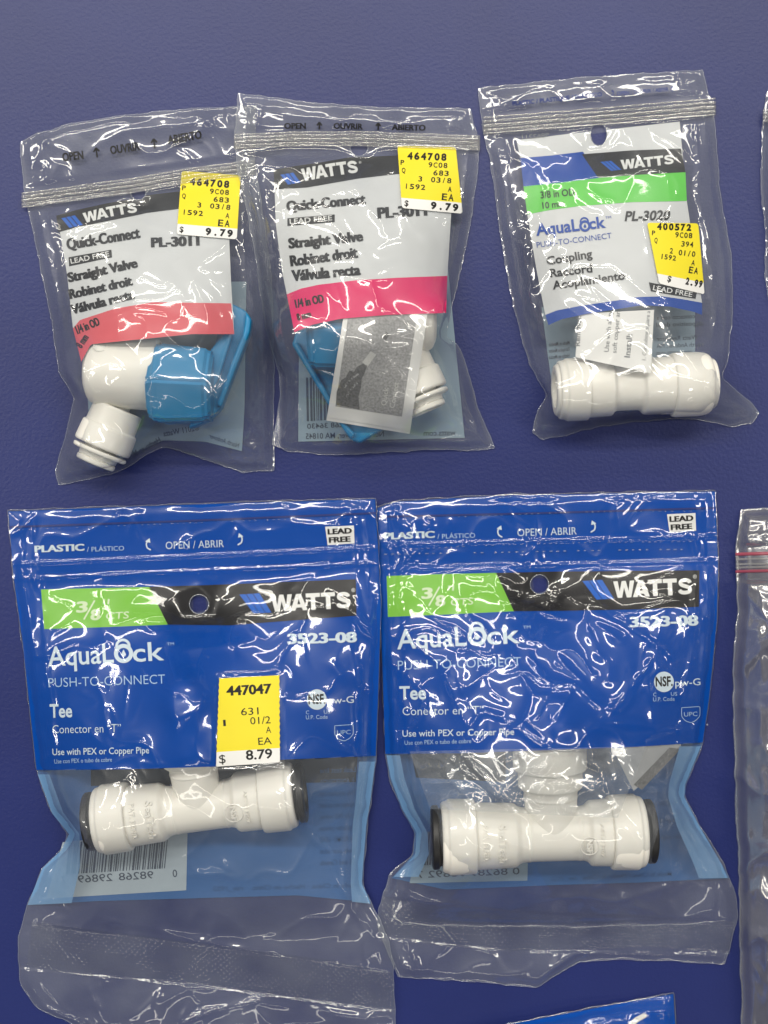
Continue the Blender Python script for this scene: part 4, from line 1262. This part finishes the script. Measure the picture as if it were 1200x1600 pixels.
STD = [(342, 1060), (437, 1055), (438, 1191), (337, 1198)]
def contentD(x, y):
    h = capsule(x, y, (160, 1281), (450, 1241), 53, 58)
    h = np.maximum(h, capsule(x, y, (311, 1262), (300, 1180), 46, 66))
    h = np.maximum(h, capsule(x, y, (300, 1180), (290, 1115), 54, 80))
    return np.maximum(h, capsule(x, y, (292, 1130), (286, 1090), 40, 86))
Dd = Bag("blue_printed_pouch", "blue printed pouch of a white pipe tee with a yellow price sticker, lower left", "pouch",
        ([(12, 797), (200, 790), (400, 783), (587, 778)],
         [(587, 778), (592, 860), (596, 950), (592, 1080), (588, 1190), (574, 1290), (567, 1380), (584, 1420), (604, 1460), (614, 1500), (618, 1600)],
         [(124, 1606), (300, 1616), (500, 1612), (618, 1602)],
         [(12, 797), (20, 900), (34, 1000), (47, 1120), (58, 1210), (80, 1270), (107, 1303), (95, 1328), (65, 1357), (40, 1420), (28, 1470), (31, 1540), (58, 1574), (124, 1606)]),
        group="blue printed pouches in the lower row", content=contentD, puff=1.2, seed=61, auto_n=11, amp=0.36, crumple=0.2,
        lift=lambda x, y: 1.2 * smooth01((np.asarray(x, float) - 545) / 40),
        holes=[(311, 944, 15, 15)], calm=[STD], semi=[[(25, 1441), (310, 1474), (625, 1522), (625, 1582), (310, 1540), (25, 1512)]], pins=[[(0, 760), (620, 760), (620, 890), (340, 912), (340, 968), (280, 970), (280, 914), (0, 920)], [(0, 1446), (640, 1470), (640, 1650), (0, 1650)]],
        ridges=[([(20, 882), (590, 856)], 0.5, 2.2), ([(20, 905), (592, 880)], 0.35, 2.5)],
        creases=[([(200, 1010), (225, 1060), (262, 1090), (280, 1130)], 0.6, 5), ([(262, 1020), (272, 1080), (276, 1150)], 0.5, 4), ([(276, 1125), (310, 1110), (318, 1085), (300, 1130)], 0.6, 4),
                 ([(290, 1015), (340, 1010), (400, 1000)], 0.4, 5), ([(296, 830), (290, 850), (300, 838)], 0.6, 4), ([(370, 822), (376, 850)], 0.5, 4), ([(438, 815), (500, 822), (560, 820)], 0.5, 4),
                 ([(310, 960), (322, 975), (300, 985)], 0.5, 4), ([(440, 1240), (490, 1300), (530, 1380), (580, 1450)], 1.0, 4.5), ([(445, 1260), (520, 1340), (570, 1410)], 0.7, 4),
                 ([(335, 1320), (356, 1360), (330, 1365)], 0.6, 3.5), ([(290, 1345), (310, 1365), (380, 1370), (340, 1350)], 0.6, 4), ([(395, 1340), (400, 1300)], 0.4, 4),
                 ([(170, 1440), (230, 1450), (310, 1470), (410, 1490)], 0.9, 5), ([(330, 1440), (320, 1480)], 0.6, 4), ([(420, 1460), (430, 1490)], 0.5, 4), ([(300, 1430), (300, 1470)], 0.5, 4),
                 ([(140, 1540), (165, 1600)], 0.8, 5), ([(250, 1550), (235, 1600)], 0.8, 5), ([(300, 1560), (280, 1600), (330, 1580), (420, 1560)], 0.8, 4), ([(400, 1570), (420, 1602)], 0.7, 4), ([(500, 1580), (570, 1590)], 0.7, 4),
                 ([(560, 940), (575, 1000), (560, 1040)], 0.5, 5), ([(30, 860), (48, 960), (70, 1100), (84, 1190)], 0.5, 6), ([(212, 790), (222, 806)], 0.5, 4), ([(86, 1225), (100, 1265)], 0.6, 5),
                 ([(528, 1140), (560, 1180), (562, 1200)], 0.6, 4), ([(540, 1000), (520, 1040), (545, 1070)], 0.4, 5)])
Dd.build(step=2.5, film_mat='film_blue', clear_below=[(57, 1203), (200, 1202), (335, 1198), (440, 1187), (587, 1181)])
pan = blue_front(Dd, [(13, 799), (200, 792), (400, 785), (586, 780)], [(586, 780), (591, 860), (595, 950), (591, 1080), (587, 1181)],
                 [(57, 1203), (200, 1202), (335, 1198), (440, 1187), (587, 1181)], [(13, 799), (21, 900), (35, 1000), (48, 1120), (57, 1203)])
gB = [(64, 921), (150, 919), (234, 917)]
Dd.sheet("colour_band", (gB, [(234, 917), (263, 976)], [(69, 983), (160, 980), (263, 976)], [(64, 921), (69, 983)]), 'green', 0.08, pan)
Dd.sheet("brand_band", ([(233, 917), (330, 914), (450, 909), (556, 905)], [(556, 905), (557, 962)], [(262, 976), (360, 977), (450, 970), (557, 962)], [(233, 917), (262, 976)]), 'black', 0.11, pan)
def blue_print_text(bag, pan, f, b):
    """f maps the left pouch's print position onto this pouch"""
    ik = Ink()
    T = lambda s_, p0, p1, cap, mat='pale_ink', bold=0.0, shear=0.0: ik.add(mat, text_at(s_, f(*p0), f(*p1), cap, bold, shear))
    T("PLASTIC", (54, 863), (132, 860), 10.5, bold=0.045)
    T("/ PLÁSTICO", (136, 862), (194, 860), 7.5, 'pale_blue_ink')
    T("OPEN / ABRIR", (259, 858), (350, 855), 12, 'pale_ink', -0.005)
    x, y = f(232, 851); curved_arrow(ik, 'pale_ink', x, y, 1.2, False)
    x, y = f(375, 843); curved_arrow(ik, 'pale_ink', x, y, 1.2, True)
    ik.add('white', poly([f(508, 823), f(553, 821), f(554, 849), f(512, 852)]), 'text_box')
    T("3", (119, 957), (137, 956), 17, 'pale_green_ink', 0.04, 0.1); T("8", (141, 969), (157, 968), 17, 'pale_green_ink', 0.04, 0.1)
    ik.add('pale_green_ink', stroke([f(131, 968), f(148, 938)], 2.6, 6))
    ik.add('pale_green_ink', stroke([f(163, 936), f(162, 944)], 3, 4)); ik.add('pale_green_ink', stroke([f(170, 936), f(169, 944)], 3, 4))
    T("CTS", (165, 968), (201, 966), 11, 'pale_green_ink', 0.01, 0.15)
    ik.add('white', watts(f(424, 956), f(548, 950), 26)); T("®", (549, 925), (555, 925), 6, 'white')
    T("AquaL", (75, 1041), (178, 1035), 31, bold=0.012); x, y = f(193, 1021); padlock(ik, 'pale_ink', x, y, 15)
    T("ck", (208, 1034), (257, 1031), 30, bold=0.012); T("TM", (261, 1009), (272, 1008), 5, 'pale_blue_ink')
    T("PUSH-TO-CONNECT", (76, 1074), (258, 1068), 15, 'pale_blue_ink', -0.006)
    T("Tee", (78, 1121), (113, 1120), 21, bold=0.025)
    T("Conector en “T”", (82, 1146), (189, 1144), 13.5, bold=-0.004)
    T("Use with PEX or Copper Pipe", (82, 1180), (233, 1177), 10.5, bold=0.008)
    T("Use con PEX o tubo de cobre", (85, 1193), (175, 1190), 7, 'pale_blue_ink')
    T("3523-08", (449, 1006), (558, 1003), 16, bold=0.045)
    x, y = f(495, 1093); a = np.linspace(0, 2 * math.pi, 32, endpoint=False)
    ik.add('pale_ink', poly(np.stack([x + 15.5 * np.cos(a), y + 16 * np.sin(a)], 1)))
    T("pw-G", (513, 1100), (553, 1098), 11, bold=0.004)
    T("C", (478, 1116), (483, 1116), 6, 'pale_blue_ink'); T("US", (506, 1115), (516, 1115), 6, 'pale_blue_ink'); T("U.P. Code", (478, 1124), (512, 1123), 6.5, 'pale_blue_ink')
    q = [f(523, 1134), f(552, 1132), f(552, 1147), f(546, 1154), f(538, 1158), f(529, 1155), f(523, 1148), f(523, 1134)]
    ik.add('pale_blue_ink', stroke(q, 1.0, 60)); T("UPC", (527, 1148), (548, 1147), 7, 'pale_blue_ink')
    stripes(ik, 'logo_blue', [f(374, 929), f(420, 926), f(425, 957), f(384, 959)], slant=0.3, gap=0.1)
    ik.lay(bag.base, 0.17, pan)
    ik = Ink()
    ik.add('black', text_at("LEAD", f(512, 835), f(550, 833), 8.5, 0.045)); ik.add('black', text_at("FREE", f(514, 848), f(548, 846), 8.5, 0.045))
    ik.add('black', text_at("NSF.", f(482, 1100), f(509, 1099), 15, 0.03))
    ik.lay(bag.base, 0.22, pan)
blue_print_text(Dd, pan, lambda x, y: (x, y), 0)
Dd.dashes([(16, 828), (200, 821), (400, 813), (588, 807)], 62, r=0.07)
Dd.sheet("fold_band", ([(14, 822), (300, 812), (588, 800)], [(588, 800), (588, 803)], [(14, 825), (300, 815), (588, 803)], [(14, 822), (14, 825)]), 'navy_ink', 0.2, pan)
for ol, w_ in (([(58, 1210), (80, 1270), (107, 1303), (95, 1328), (65, 1357), (42, 1414)], [19, 19, 17, 30, 60, 70]),
               ([(587, 1190), (580, 1250), (573, 1290), (566, 1380), (580, 1412)], [-26, -24, -22, -18, -30])):
    a = [(x + (1 if w0 > 0 else -1), y) for (x, y), w0 in zip(ol, w_)]; b = [(x + w0, y + (0 if i < 4 else -3)) for i, ((x, y), w0) in enumerate(zip(ol, w_))]
    Dd.sheet("lit_flange", ([a[0], b[0]], b, [a[-1], b[-1]], a), 'lit_flange_blue', 0.1, Dd.root)  # flange strip with its brightness put into the colour
heat_seal(Dd, [(50, 1440), (170, 1456), (310, 1474), (517, 1500), (615, 1520)], [(42, 1510), (129, 1525), (310, 1538), (465, 1562), (617, 1580)])
zD = lambda x, y: Dd.lift(x, y)
bp_ = Dd.sheet("back_panel", ([(14, 800), (300, 790), (586, 781)], [(586, 781), (595, 950), (591, 1080), (587, 1190), (573, 1290), (566, 1380), (580, 1410)],
      [(44, 1414), (150, 1408), (289, 1404), (465, 1399), (580, 1410)], [(14, 800), (35, 1000), (48, 1120), (60, 1212), (82, 1272), (108, 1304), (94, 1332), (66, 1358), (44, 1414)]), 'back_blue', 0.35, Dd.root, step=6, zf=zD)
Dd.sheet("barcode_patch", [(98, 1316), (293, 1296), (291, 1391), (72, 1404)], 'barcode_grey', 0.43, bp_, step=10, zf=zD)
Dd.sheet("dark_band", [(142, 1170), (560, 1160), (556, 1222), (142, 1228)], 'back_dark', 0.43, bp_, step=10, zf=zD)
ik = Ink()
ik.add('back_ink', barcode(108, 262, 1316, 1366, -0.10), 'barcode')
for x, tx in ((97, "7"), (122, "29869"), (186, "98268"), (270, "0")):
    ln = {"7": 5, "0": 7}.get(tx, 54)
    ik.add('back_ink', text_at(tx, (x, 1381 - (x - 97) * 0.06), (x + ln, 1381 - (x + ln - 97) * 0.06), 12, 0.005, mirror=True))
ik.add('back_ink_blue', text_at("Made in China · Hecho en China    rev_1923", (333, 1392), (560, 1386), 7, 0.01, mirror=True))
for i, tx in enumerate(("Leak test line", "⚠ ADVERTENCIA", "This product can", "expose you to lead", "SAN P65 www.", "contactar poison", "SIN PLOMO · LEAD", "visit our site", "US and Canada")):
    ik.add('back_ink_blue', text_at(tx, (500, 1208 + i * 18), (556, 1206 + i * 18), 8, 0.01, mirror=True))
ik.lay(zD, 0.52, bp_)
rowsD = [("447047", .135, .87, .20, .11, .035), ("631", .38, .66, .435, .085, .0), ("1", .10, .14, .545, .075, .0), ("01/2", .53, .85, .545, .085, .0),
         ("A", .78, .86, .655, .075, .0), ("EA", .66, .87, .785, .085, .0), ("$", .055, .155, .965, .10, .0), ("8.79", .47, .88, .945, .11, .02)]
sticker(Dd, STD, rowsD, serr=True)
make_tee((151, 1282), (461, 1241), "white pipe tee with black end rings over a barcode, in the lower left pouch", roll=0.16, blen=104)

def contentE(x, y):
    h = capsule(x, y, (730, 1307), (985, 1299), 57, 62)
    h = np.maximum(h, capsule(x, y, (872, 1300), (880, 1190), 48, 64))
    h = np.maximum(h, capsule(x, y, (872, 1200), (868, 1150), 60, 70))
    return np.maximum(h, capsule(x, y, (870, 1150), (868, 1118), 44, 74))
Ee = Bag("blue_printed_pouch", "crumpled blue printed pouch of a white pipe tee without a price sticker, lower right", "pouch",
        ([(588, 792), (620, 782), (700, 777), (800, 772), (1118, 766)],
         [(1118, 766), (1123, 880), (1121, 970), (1109, 1091), (1097, 1165), (1072, 1225), (1070, 1245), (1095, 1291), (1132, 1350), (1150, 1400), (1153, 1430), (1132, 1507)],
         [(622, 1526), (727, 1533), (838, 1543), (901, 1504), (960, 1499), (1042, 1501), (1132, 1507)],
         [(588, 792), (592, 900), (595, 1000), (602, 1178), (608, 1215), (626, 1262), (648, 1300), (646, 1335), (610, 1362), (592, 1420), (590, 1450), (622, 1526)]),
        group="blue printed pouches in the lower row", content=contentE, puff=1.5, seed=83, auto_n=27, amp=0.48, crumple=0.38,
        lift=lambda x, y: 0.0 * np.asarray(x, float),
        holes=[(843, 913, 14.5, 15)], semi=[[(580, 1400), (800, 1425), (1160, 1438), (1150, 1490), (800, 1486), (580, 1463)]], pins=[[(570, 740), (1140, 740), (1140, 878), (872, 884), (872, 938), (814, 940), (814, 884), (570, 890)], [(570, 1440), (1180, 1440), (1180, 1580), (570, 1580)]],
        ridges=[([(590, 852), (1125, 838)], 0.45, 2.2), ([(590, 890), (1125, 876)], 0.4, 2.5)],
        creases=[([(625, 815), (640, 830)], 0.6, 4), ([(670, 810), (672, 830)], 0.6, 4), ([(705, 808), (700, 830)], 0.6, 4),
                 ([(752, 900), (770, 930), (778, 900), (820, 912)], 0.7, 4), ([(722, 898), (730, 960), (760, 1010)], 0.6, 4), ([(850, 928), (862, 960), (848, 950)], 0.7, 4),
                 ([(862, 920), (900, 940), (980, 960), (1040, 940), (1085, 935)], 0.7, 4), ([(640, 1000), (690, 1040), (710, 1090), (740, 1160)], 0.7, 4.5),
                 ([(750, 1040), (770, 1080), (790, 1095)], 0.6, 4), ([(798, 978), (820, 1000), (850, 1005)], 0.8, 5), ([(862, 1010), (890, 1050), (915, 1066)], 0.5, 4),
                 ([(1050, 985), (1020, 1030), (970, 1095), (930, 1140)], 1.0, 5), ([(1010, 1050), (1018, 1100), (1022, 1140)], 0.6, 4), ([(930, 1130), (990, 1130), (1030, 1140)], 0.6, 4),
                 ([(915, 1140), (930, 1190), (960, 1250)], 0.8, 4), ([(1000, 1080), (1060, 1010), (1090, 960)], 0.6, 4), ([(930, 975), (970, 1000), (980, 990)], 0.6, 4),
                 ([(720, 1180), (780, 1240), (850, 1290)], 0.9, 4), ([(760, 1260), (830, 1200), (870, 1180)], 0.7, 4), ([(815, 1180), (830, 1230), (850, 1240), (835, 1250)], 0.7, 3.5),
                 ([(935, 1200), (960, 1250), (1000, 1300)], 0.7, 3.5), ([(820, 1262), (845, 1280), (840, 1300)], 0.7, 3.5), ([(1030, 1200), (1050, 1260), (1090, 1340), (1130, 1390)], 0.9, 4.5),
                 ([(840, 1410), (900, 1400), (960, 1410), (1040, 1385), (1085, 1378)], 1.2, 4.5), ([(880, 1400), (900, 1450), (960, 1430)], 0.9, 4), ([(970, 1400), (990, 1440), (960, 1470)], 0.9, 4),
                 ([(1040, 1400), (1060, 1440), (1110, 1420)], 0.8, 4), ([(610, 1385), (680, 1420), (800, 1425)], 0.7, 5), ([(660, 1360), (640, 1390)], 0.7, 4), ([(1040, 1180), (1070, 1160)], 0.6, 4),
                 ([(838, 1540), (880, 1500), (935, 1466), (960, 1455)], 1.2, 5), ([(1100, 890), (1112, 980), (1100, 1060)], 0.6, 5)])
Ee.build(step=2.5, film_mat='film_blue', clear_below=[(602, 1178), (720, 1177), (860, 1172), (980, 1168), (1098, 1160)])
pan = blue_front(Ee, [(589, 794), (620, 784), (700, 779), (800, 774), (1117, 768)], [(1117, 768), (1122, 880), (1120, 970), (1108, 1091), (1098, 1160)],
                 [(602, 1178), (720, 1177), (860, 1172), (980, 1168), (1098, 1160)], [(589, 794), (593, 900), (596, 1000), (602, 1178)])
Ee.sheet("colour_band", ([(604, 900), (690, 897), (776, 895)], [(776, 895), (804, 955)], [(606, 964), (700, 960), (804, 955)], [(604, 900), (606, 964)]), 'green', 0.08, pan)
Ee.sheet("brand_band", ([(775, 895), (870, 893), (980, 892), (1093, 891)], [(1093, 891), (1092, 948)], [(803, 955), (900, 954), (1000, 952), (1092, 948)], [(775, 895), (803, 955)]), 'black', 0.11, pan)
def fE(x, y):
    # the same print, shifted and slightly turned
    X = 604 + (x - 64) * 0.987; Y = 900 + (y - 921) * 0.985
    if y > 985 and x < 300: X += 6 + (x - 76) * (0.07 if y < 1090 else 0.20 if y < 1160 else 0.17)
    if y > 985: Y -= 4
    if y > 1020 and x > 440: X += 8
    if y < 880 and x < 505: X += (x - 54) * 0.03 + 6
    return (X, Y)
blue_print_text(Ee, pan, fE, 0)
Ee.dashes([(592, 812), (760, 806), (900, 800), (1119, 798)], 56, r=0.07)
Ee.dashes([(640, 858), (760, 852), (900, 848), (1090, 846)], 50, r=0.12)
Ee.dashes([(600, 866), (780, 863), (930, 860), (1090, 858)], 46, r=0.16)
Ee.sheet("fold_band", ([(592, 806), (850, 800), (1119, 792)], [(1119, 792), (1119, 795)], [(592, 809), (850, 803), (1119, 795)], [(592, 806), (592, 809)]), 'navy_ink', 0.2, pan)
for ol, w_ in (([(603, 1180), (610, 1216), (628, 1264), (650, 1301), (648, 1335), (614, 1370)], [22, 22, 20, 18, 22, 40]),
               ([(1096, 1166), (1071, 1226), (1070, 1246), (1094, 1292), (1128, 1350), (1138, 1372)], [-34, -26, -26, -36, -44, -46])):
    a = [(x + (1 if w0 > 0 else -1), y) for (x, y), w0 in zip(ol, w_)]; b = [(x + w0, y) for (x, y), w0 in zip(ol, w_)]
    Ee.sheet("lit_flange", ([a[0], b[0]], b, [a[-1], b[-1]], a), 'lit_flange_blue', 0.1, Ee.root)
heat_seal(Ee, [(596, 1400), (690, 1415), (800, 1425), (940, 1436), (1010, 1444), (1150, 1438)], [(600, 1462), (690, 1478), (800, 1486), (925, 1484), (1010, 1478), (1140, 1490)])
zE = lambda x, y: Ee.lift(x, y)
bp_ = Ee.sheet("back_panel", ([(590, 795), (850, 774), (1117, 769)], [(1117, 769), (1120, 970), (1108, 1090), (1096, 1166), (1072, 1226), (1070, 1246), (1094, 1292), (1128, 1350), (1140, 1372)],
      [(612, 1372), (696, 1390), (864, 1383), (1000, 1379), (1140, 1372)], [(590, 795), (596, 1000), (603, 1178), (609, 1216), (627, 1263), (648, 1301), (646, 1335), (612, 1372)]), 'back_blue', 0.35, Ee.root, step=6, zf=zE)
Ee.sheet("barcode_patch", [(655, 1300), (826, 1296), (824, 1376), (640, 1380)], 'back_grey', 0.43, bp_, step=10, zf=zE)
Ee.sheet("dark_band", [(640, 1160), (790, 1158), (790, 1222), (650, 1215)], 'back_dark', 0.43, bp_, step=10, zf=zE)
ik = Ink()
ik.add('back_ink', barcode(662, 812, 1300, 1352, -0.06, 9), 'barcode'); ik.add('back_ink', text_at("7 29869 98268 0"[::-1], (650, 1372), (812, 1366), 11, 0.005, mirror=True))
ik.add('back_ink_blue', text_at("Made in China / Hecho en China   rev_1923", (862, 1377), (1050, 1368), 7, 0.01, mirror=True))
for i, tx in enumerate(("ADVERTENCIA", "This product", "can expose")):
    ik.add('back_ink_blue', text_at(tx, (1020, 1260 + i * 26), (1066, 1258 + i * 26), 8, 0.01, mirror=True))
ik.lay(zE, 0.52, bp_)
make_tee((690, 1308), (1005, 1299), "white pipe tee with black end rings under crumpled film, in the lower right pouch", rc=57, rb=50, rm=41, roll=0.05, blen=106, mid=14, lab_r=50)
lf = leaflet(Ee, "instruction_leaflet", "folded pale grey leaflet with a dark printed strip, beside the lower right pipe tee",
             [(938, 1130), (1075, 1120), (1062, 1172), (990, 1236)], dz=-0.45, mat='page_grey')
Ee.sheet("dark_strip", [(1046, 1168), (1064, 1170), (1003, 1234), (990, 1226)], 'dark_photo', -0.38, lf.children[0], step=5, holes=[])

C_ = quad_grid([(640, 1174), (1010, 1166), (965, 1278), (672, 1264)], 150, 46)
px = C_.reshape(-1, 2)
rr = perlin(px[:, 0] / 60 + 0.5 * perlin(px[:, 0] / 40, px[:, 1] / 40, 4), px[:, 1] / 60, 7)
dg_ = lambda off: np.exp(-(((px[:, 0] - 725) * 0.64 - (px[:, 1] - 1180) * 0.77 + off) / 4.0) ** 2)
zz = Ee.top(px[:, 0], px[:, 1]) + 0.12 + 0.9 * (1 - np.abs(rr) * 1.6).clip(0, 1) ** 3 + 0.5 * dg_(0) + 0.5 * dg_(18)
mesh_obj("film_fold", P(px[:, 0], px[:, 1], zz), grid_faces(46, 150), M['fold'], Ee.root)

# ================================================================== bags cut off by the picture's edge
Ff = Bag("large_frosted_bag", "large frosted bag with a pink zip line along the lower right edge", "zip bag",
        ([(1158, 797), (1300, 792), (1460, 790)], [(1460, 790), (1470, 1200), (1466, 1660)],
         [(1160, 1660), (1300, 1664), (1466, 1660)],
         [(1158, 797), (1150, 860), (1151, 900), (1154, 950), (1147, 1020), (1146, 1100), (1149, 1190), (1150, 1270), (1155, 1350), (1156, 1450), (1159, 1560), (1160, 1660)]),
        puff=4, seed=101, amp=2.0, ws=1.7, crumple=0.7, fine=0.5, calm=[[(1140, 855), (1480, 850), (1480, 905), (1140, 905)]],
        ridges=[([(1150, 806), (1470, 800)], 0.5, 2.5), ([(1150, 815), (1470, 808)], 0.4, 2.5), ([(1150, 836), (1470, 830)], 0.4, 3)],
        creases=[([(1165, 910), (1190, 930), (1230, 960)], 1.2, 8), ([(1160, 975), (1175, 985), (1200, 975)], 1.0, 6), ([(1168, 1190), (1190, 1160), (1215, 1200)], 1.0, 8),
                 ([(1160, 1290), (1180, 1330), (1210, 1330)], 1.0, 7), ([(1165, 1400), (1190, 1380)], 1.0, 7), ([(1170, 1500), (1200, 1540)], 1.0, 7)])
Ff.build(step=3.0, film_mat='frost', seam_r=0.25)
Ff.zipper([(1150, 866), (1300, 862), (1464, 858)], [(0, 0.45), (27, 0.4)], 'zip_red', 'zip_closure')
Ff.zipper([(1150, 880), (1300, 876), (1464, 872)], [(-6, 0.3), (2, 0.3), (7, 0.3)], 'zip', 'zip_track')
Gg = Bag("clear_zip_bag", "clear zip bag barely showing, cut off by the right edge of the photo", "zip bag",
        ([(1200, 140), (1330, 132), (1470, 126)], [(1470, 126), (1474, 300), (1472, 450)], [(1201, 470), (1330, 476), (1472, 462)],
         [(1200, 140), (1197, 150), (1191, 195), (1190, 250), (1189, 305), (1193, 335), (1197, 360), (1195, 430), (1201, 470)]),
        puff=4, seed=121, amp=0.5, crumple=0.5, calm=[[(1180, 160), (1480, 150), (1480, 185), (1180, 195)]], group="clear zip bags laid out in the upper row")
Gg.build(step=3.2)
Gg.zipper([(1192, 182), (1330, 174), (1472, 166)], [(-10, 0.28), (-5, 0.45), (1, 0.5), (7, 0.4)])
Hh = Bag("blue_printed_pouch", "blue printed pouch of which only the top corner shows at the bottom edge", "pouch",
        ([(560, 1652), (780, 1602), (920, 1575), (1053, 1551)], [(1053, 1551), (1056, 1600), (1080, 1800), (1090, 1900)],
         [(600, 1960), (850, 1930), (1090, 1900)], [(560, 1652), (580, 1800), (600, 1960)]), group="blue printed pouches in the lower row",
        puff=3, seed=141, amp=0.3, crumple=0.1, creases=[([(930, 1600), (970, 1592), (985, 1596)], 0.4, 4)])
Hh.build(step=3.2, film_mat='film_blue')
pan = blue_front(Hh, [(561, 1654), (780, 1604), (920, 1577), (1052, 1553)], [(1052, 1553), (1055, 1600), (1079, 1800), (1089, 1899)],
                 [(601, 1958), (850, 1929), (1089, 1899)], [(561, 1654), (581, 1800), (601, 1958)])
Hh.dashes([(880, 1612), (960, 1596), (1056, 1584)], 22, r=0.06)
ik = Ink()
ik.add('white_mark', poly([(981, 1600), (992, 1590), (1006, 1583), (1011, 1586), (1009, 1590), (998, 1596), (986, 1606)]))  # small white mark near the pouch's top corner
ik.lay(Hh.base, 0.34, pan, "white_patch")
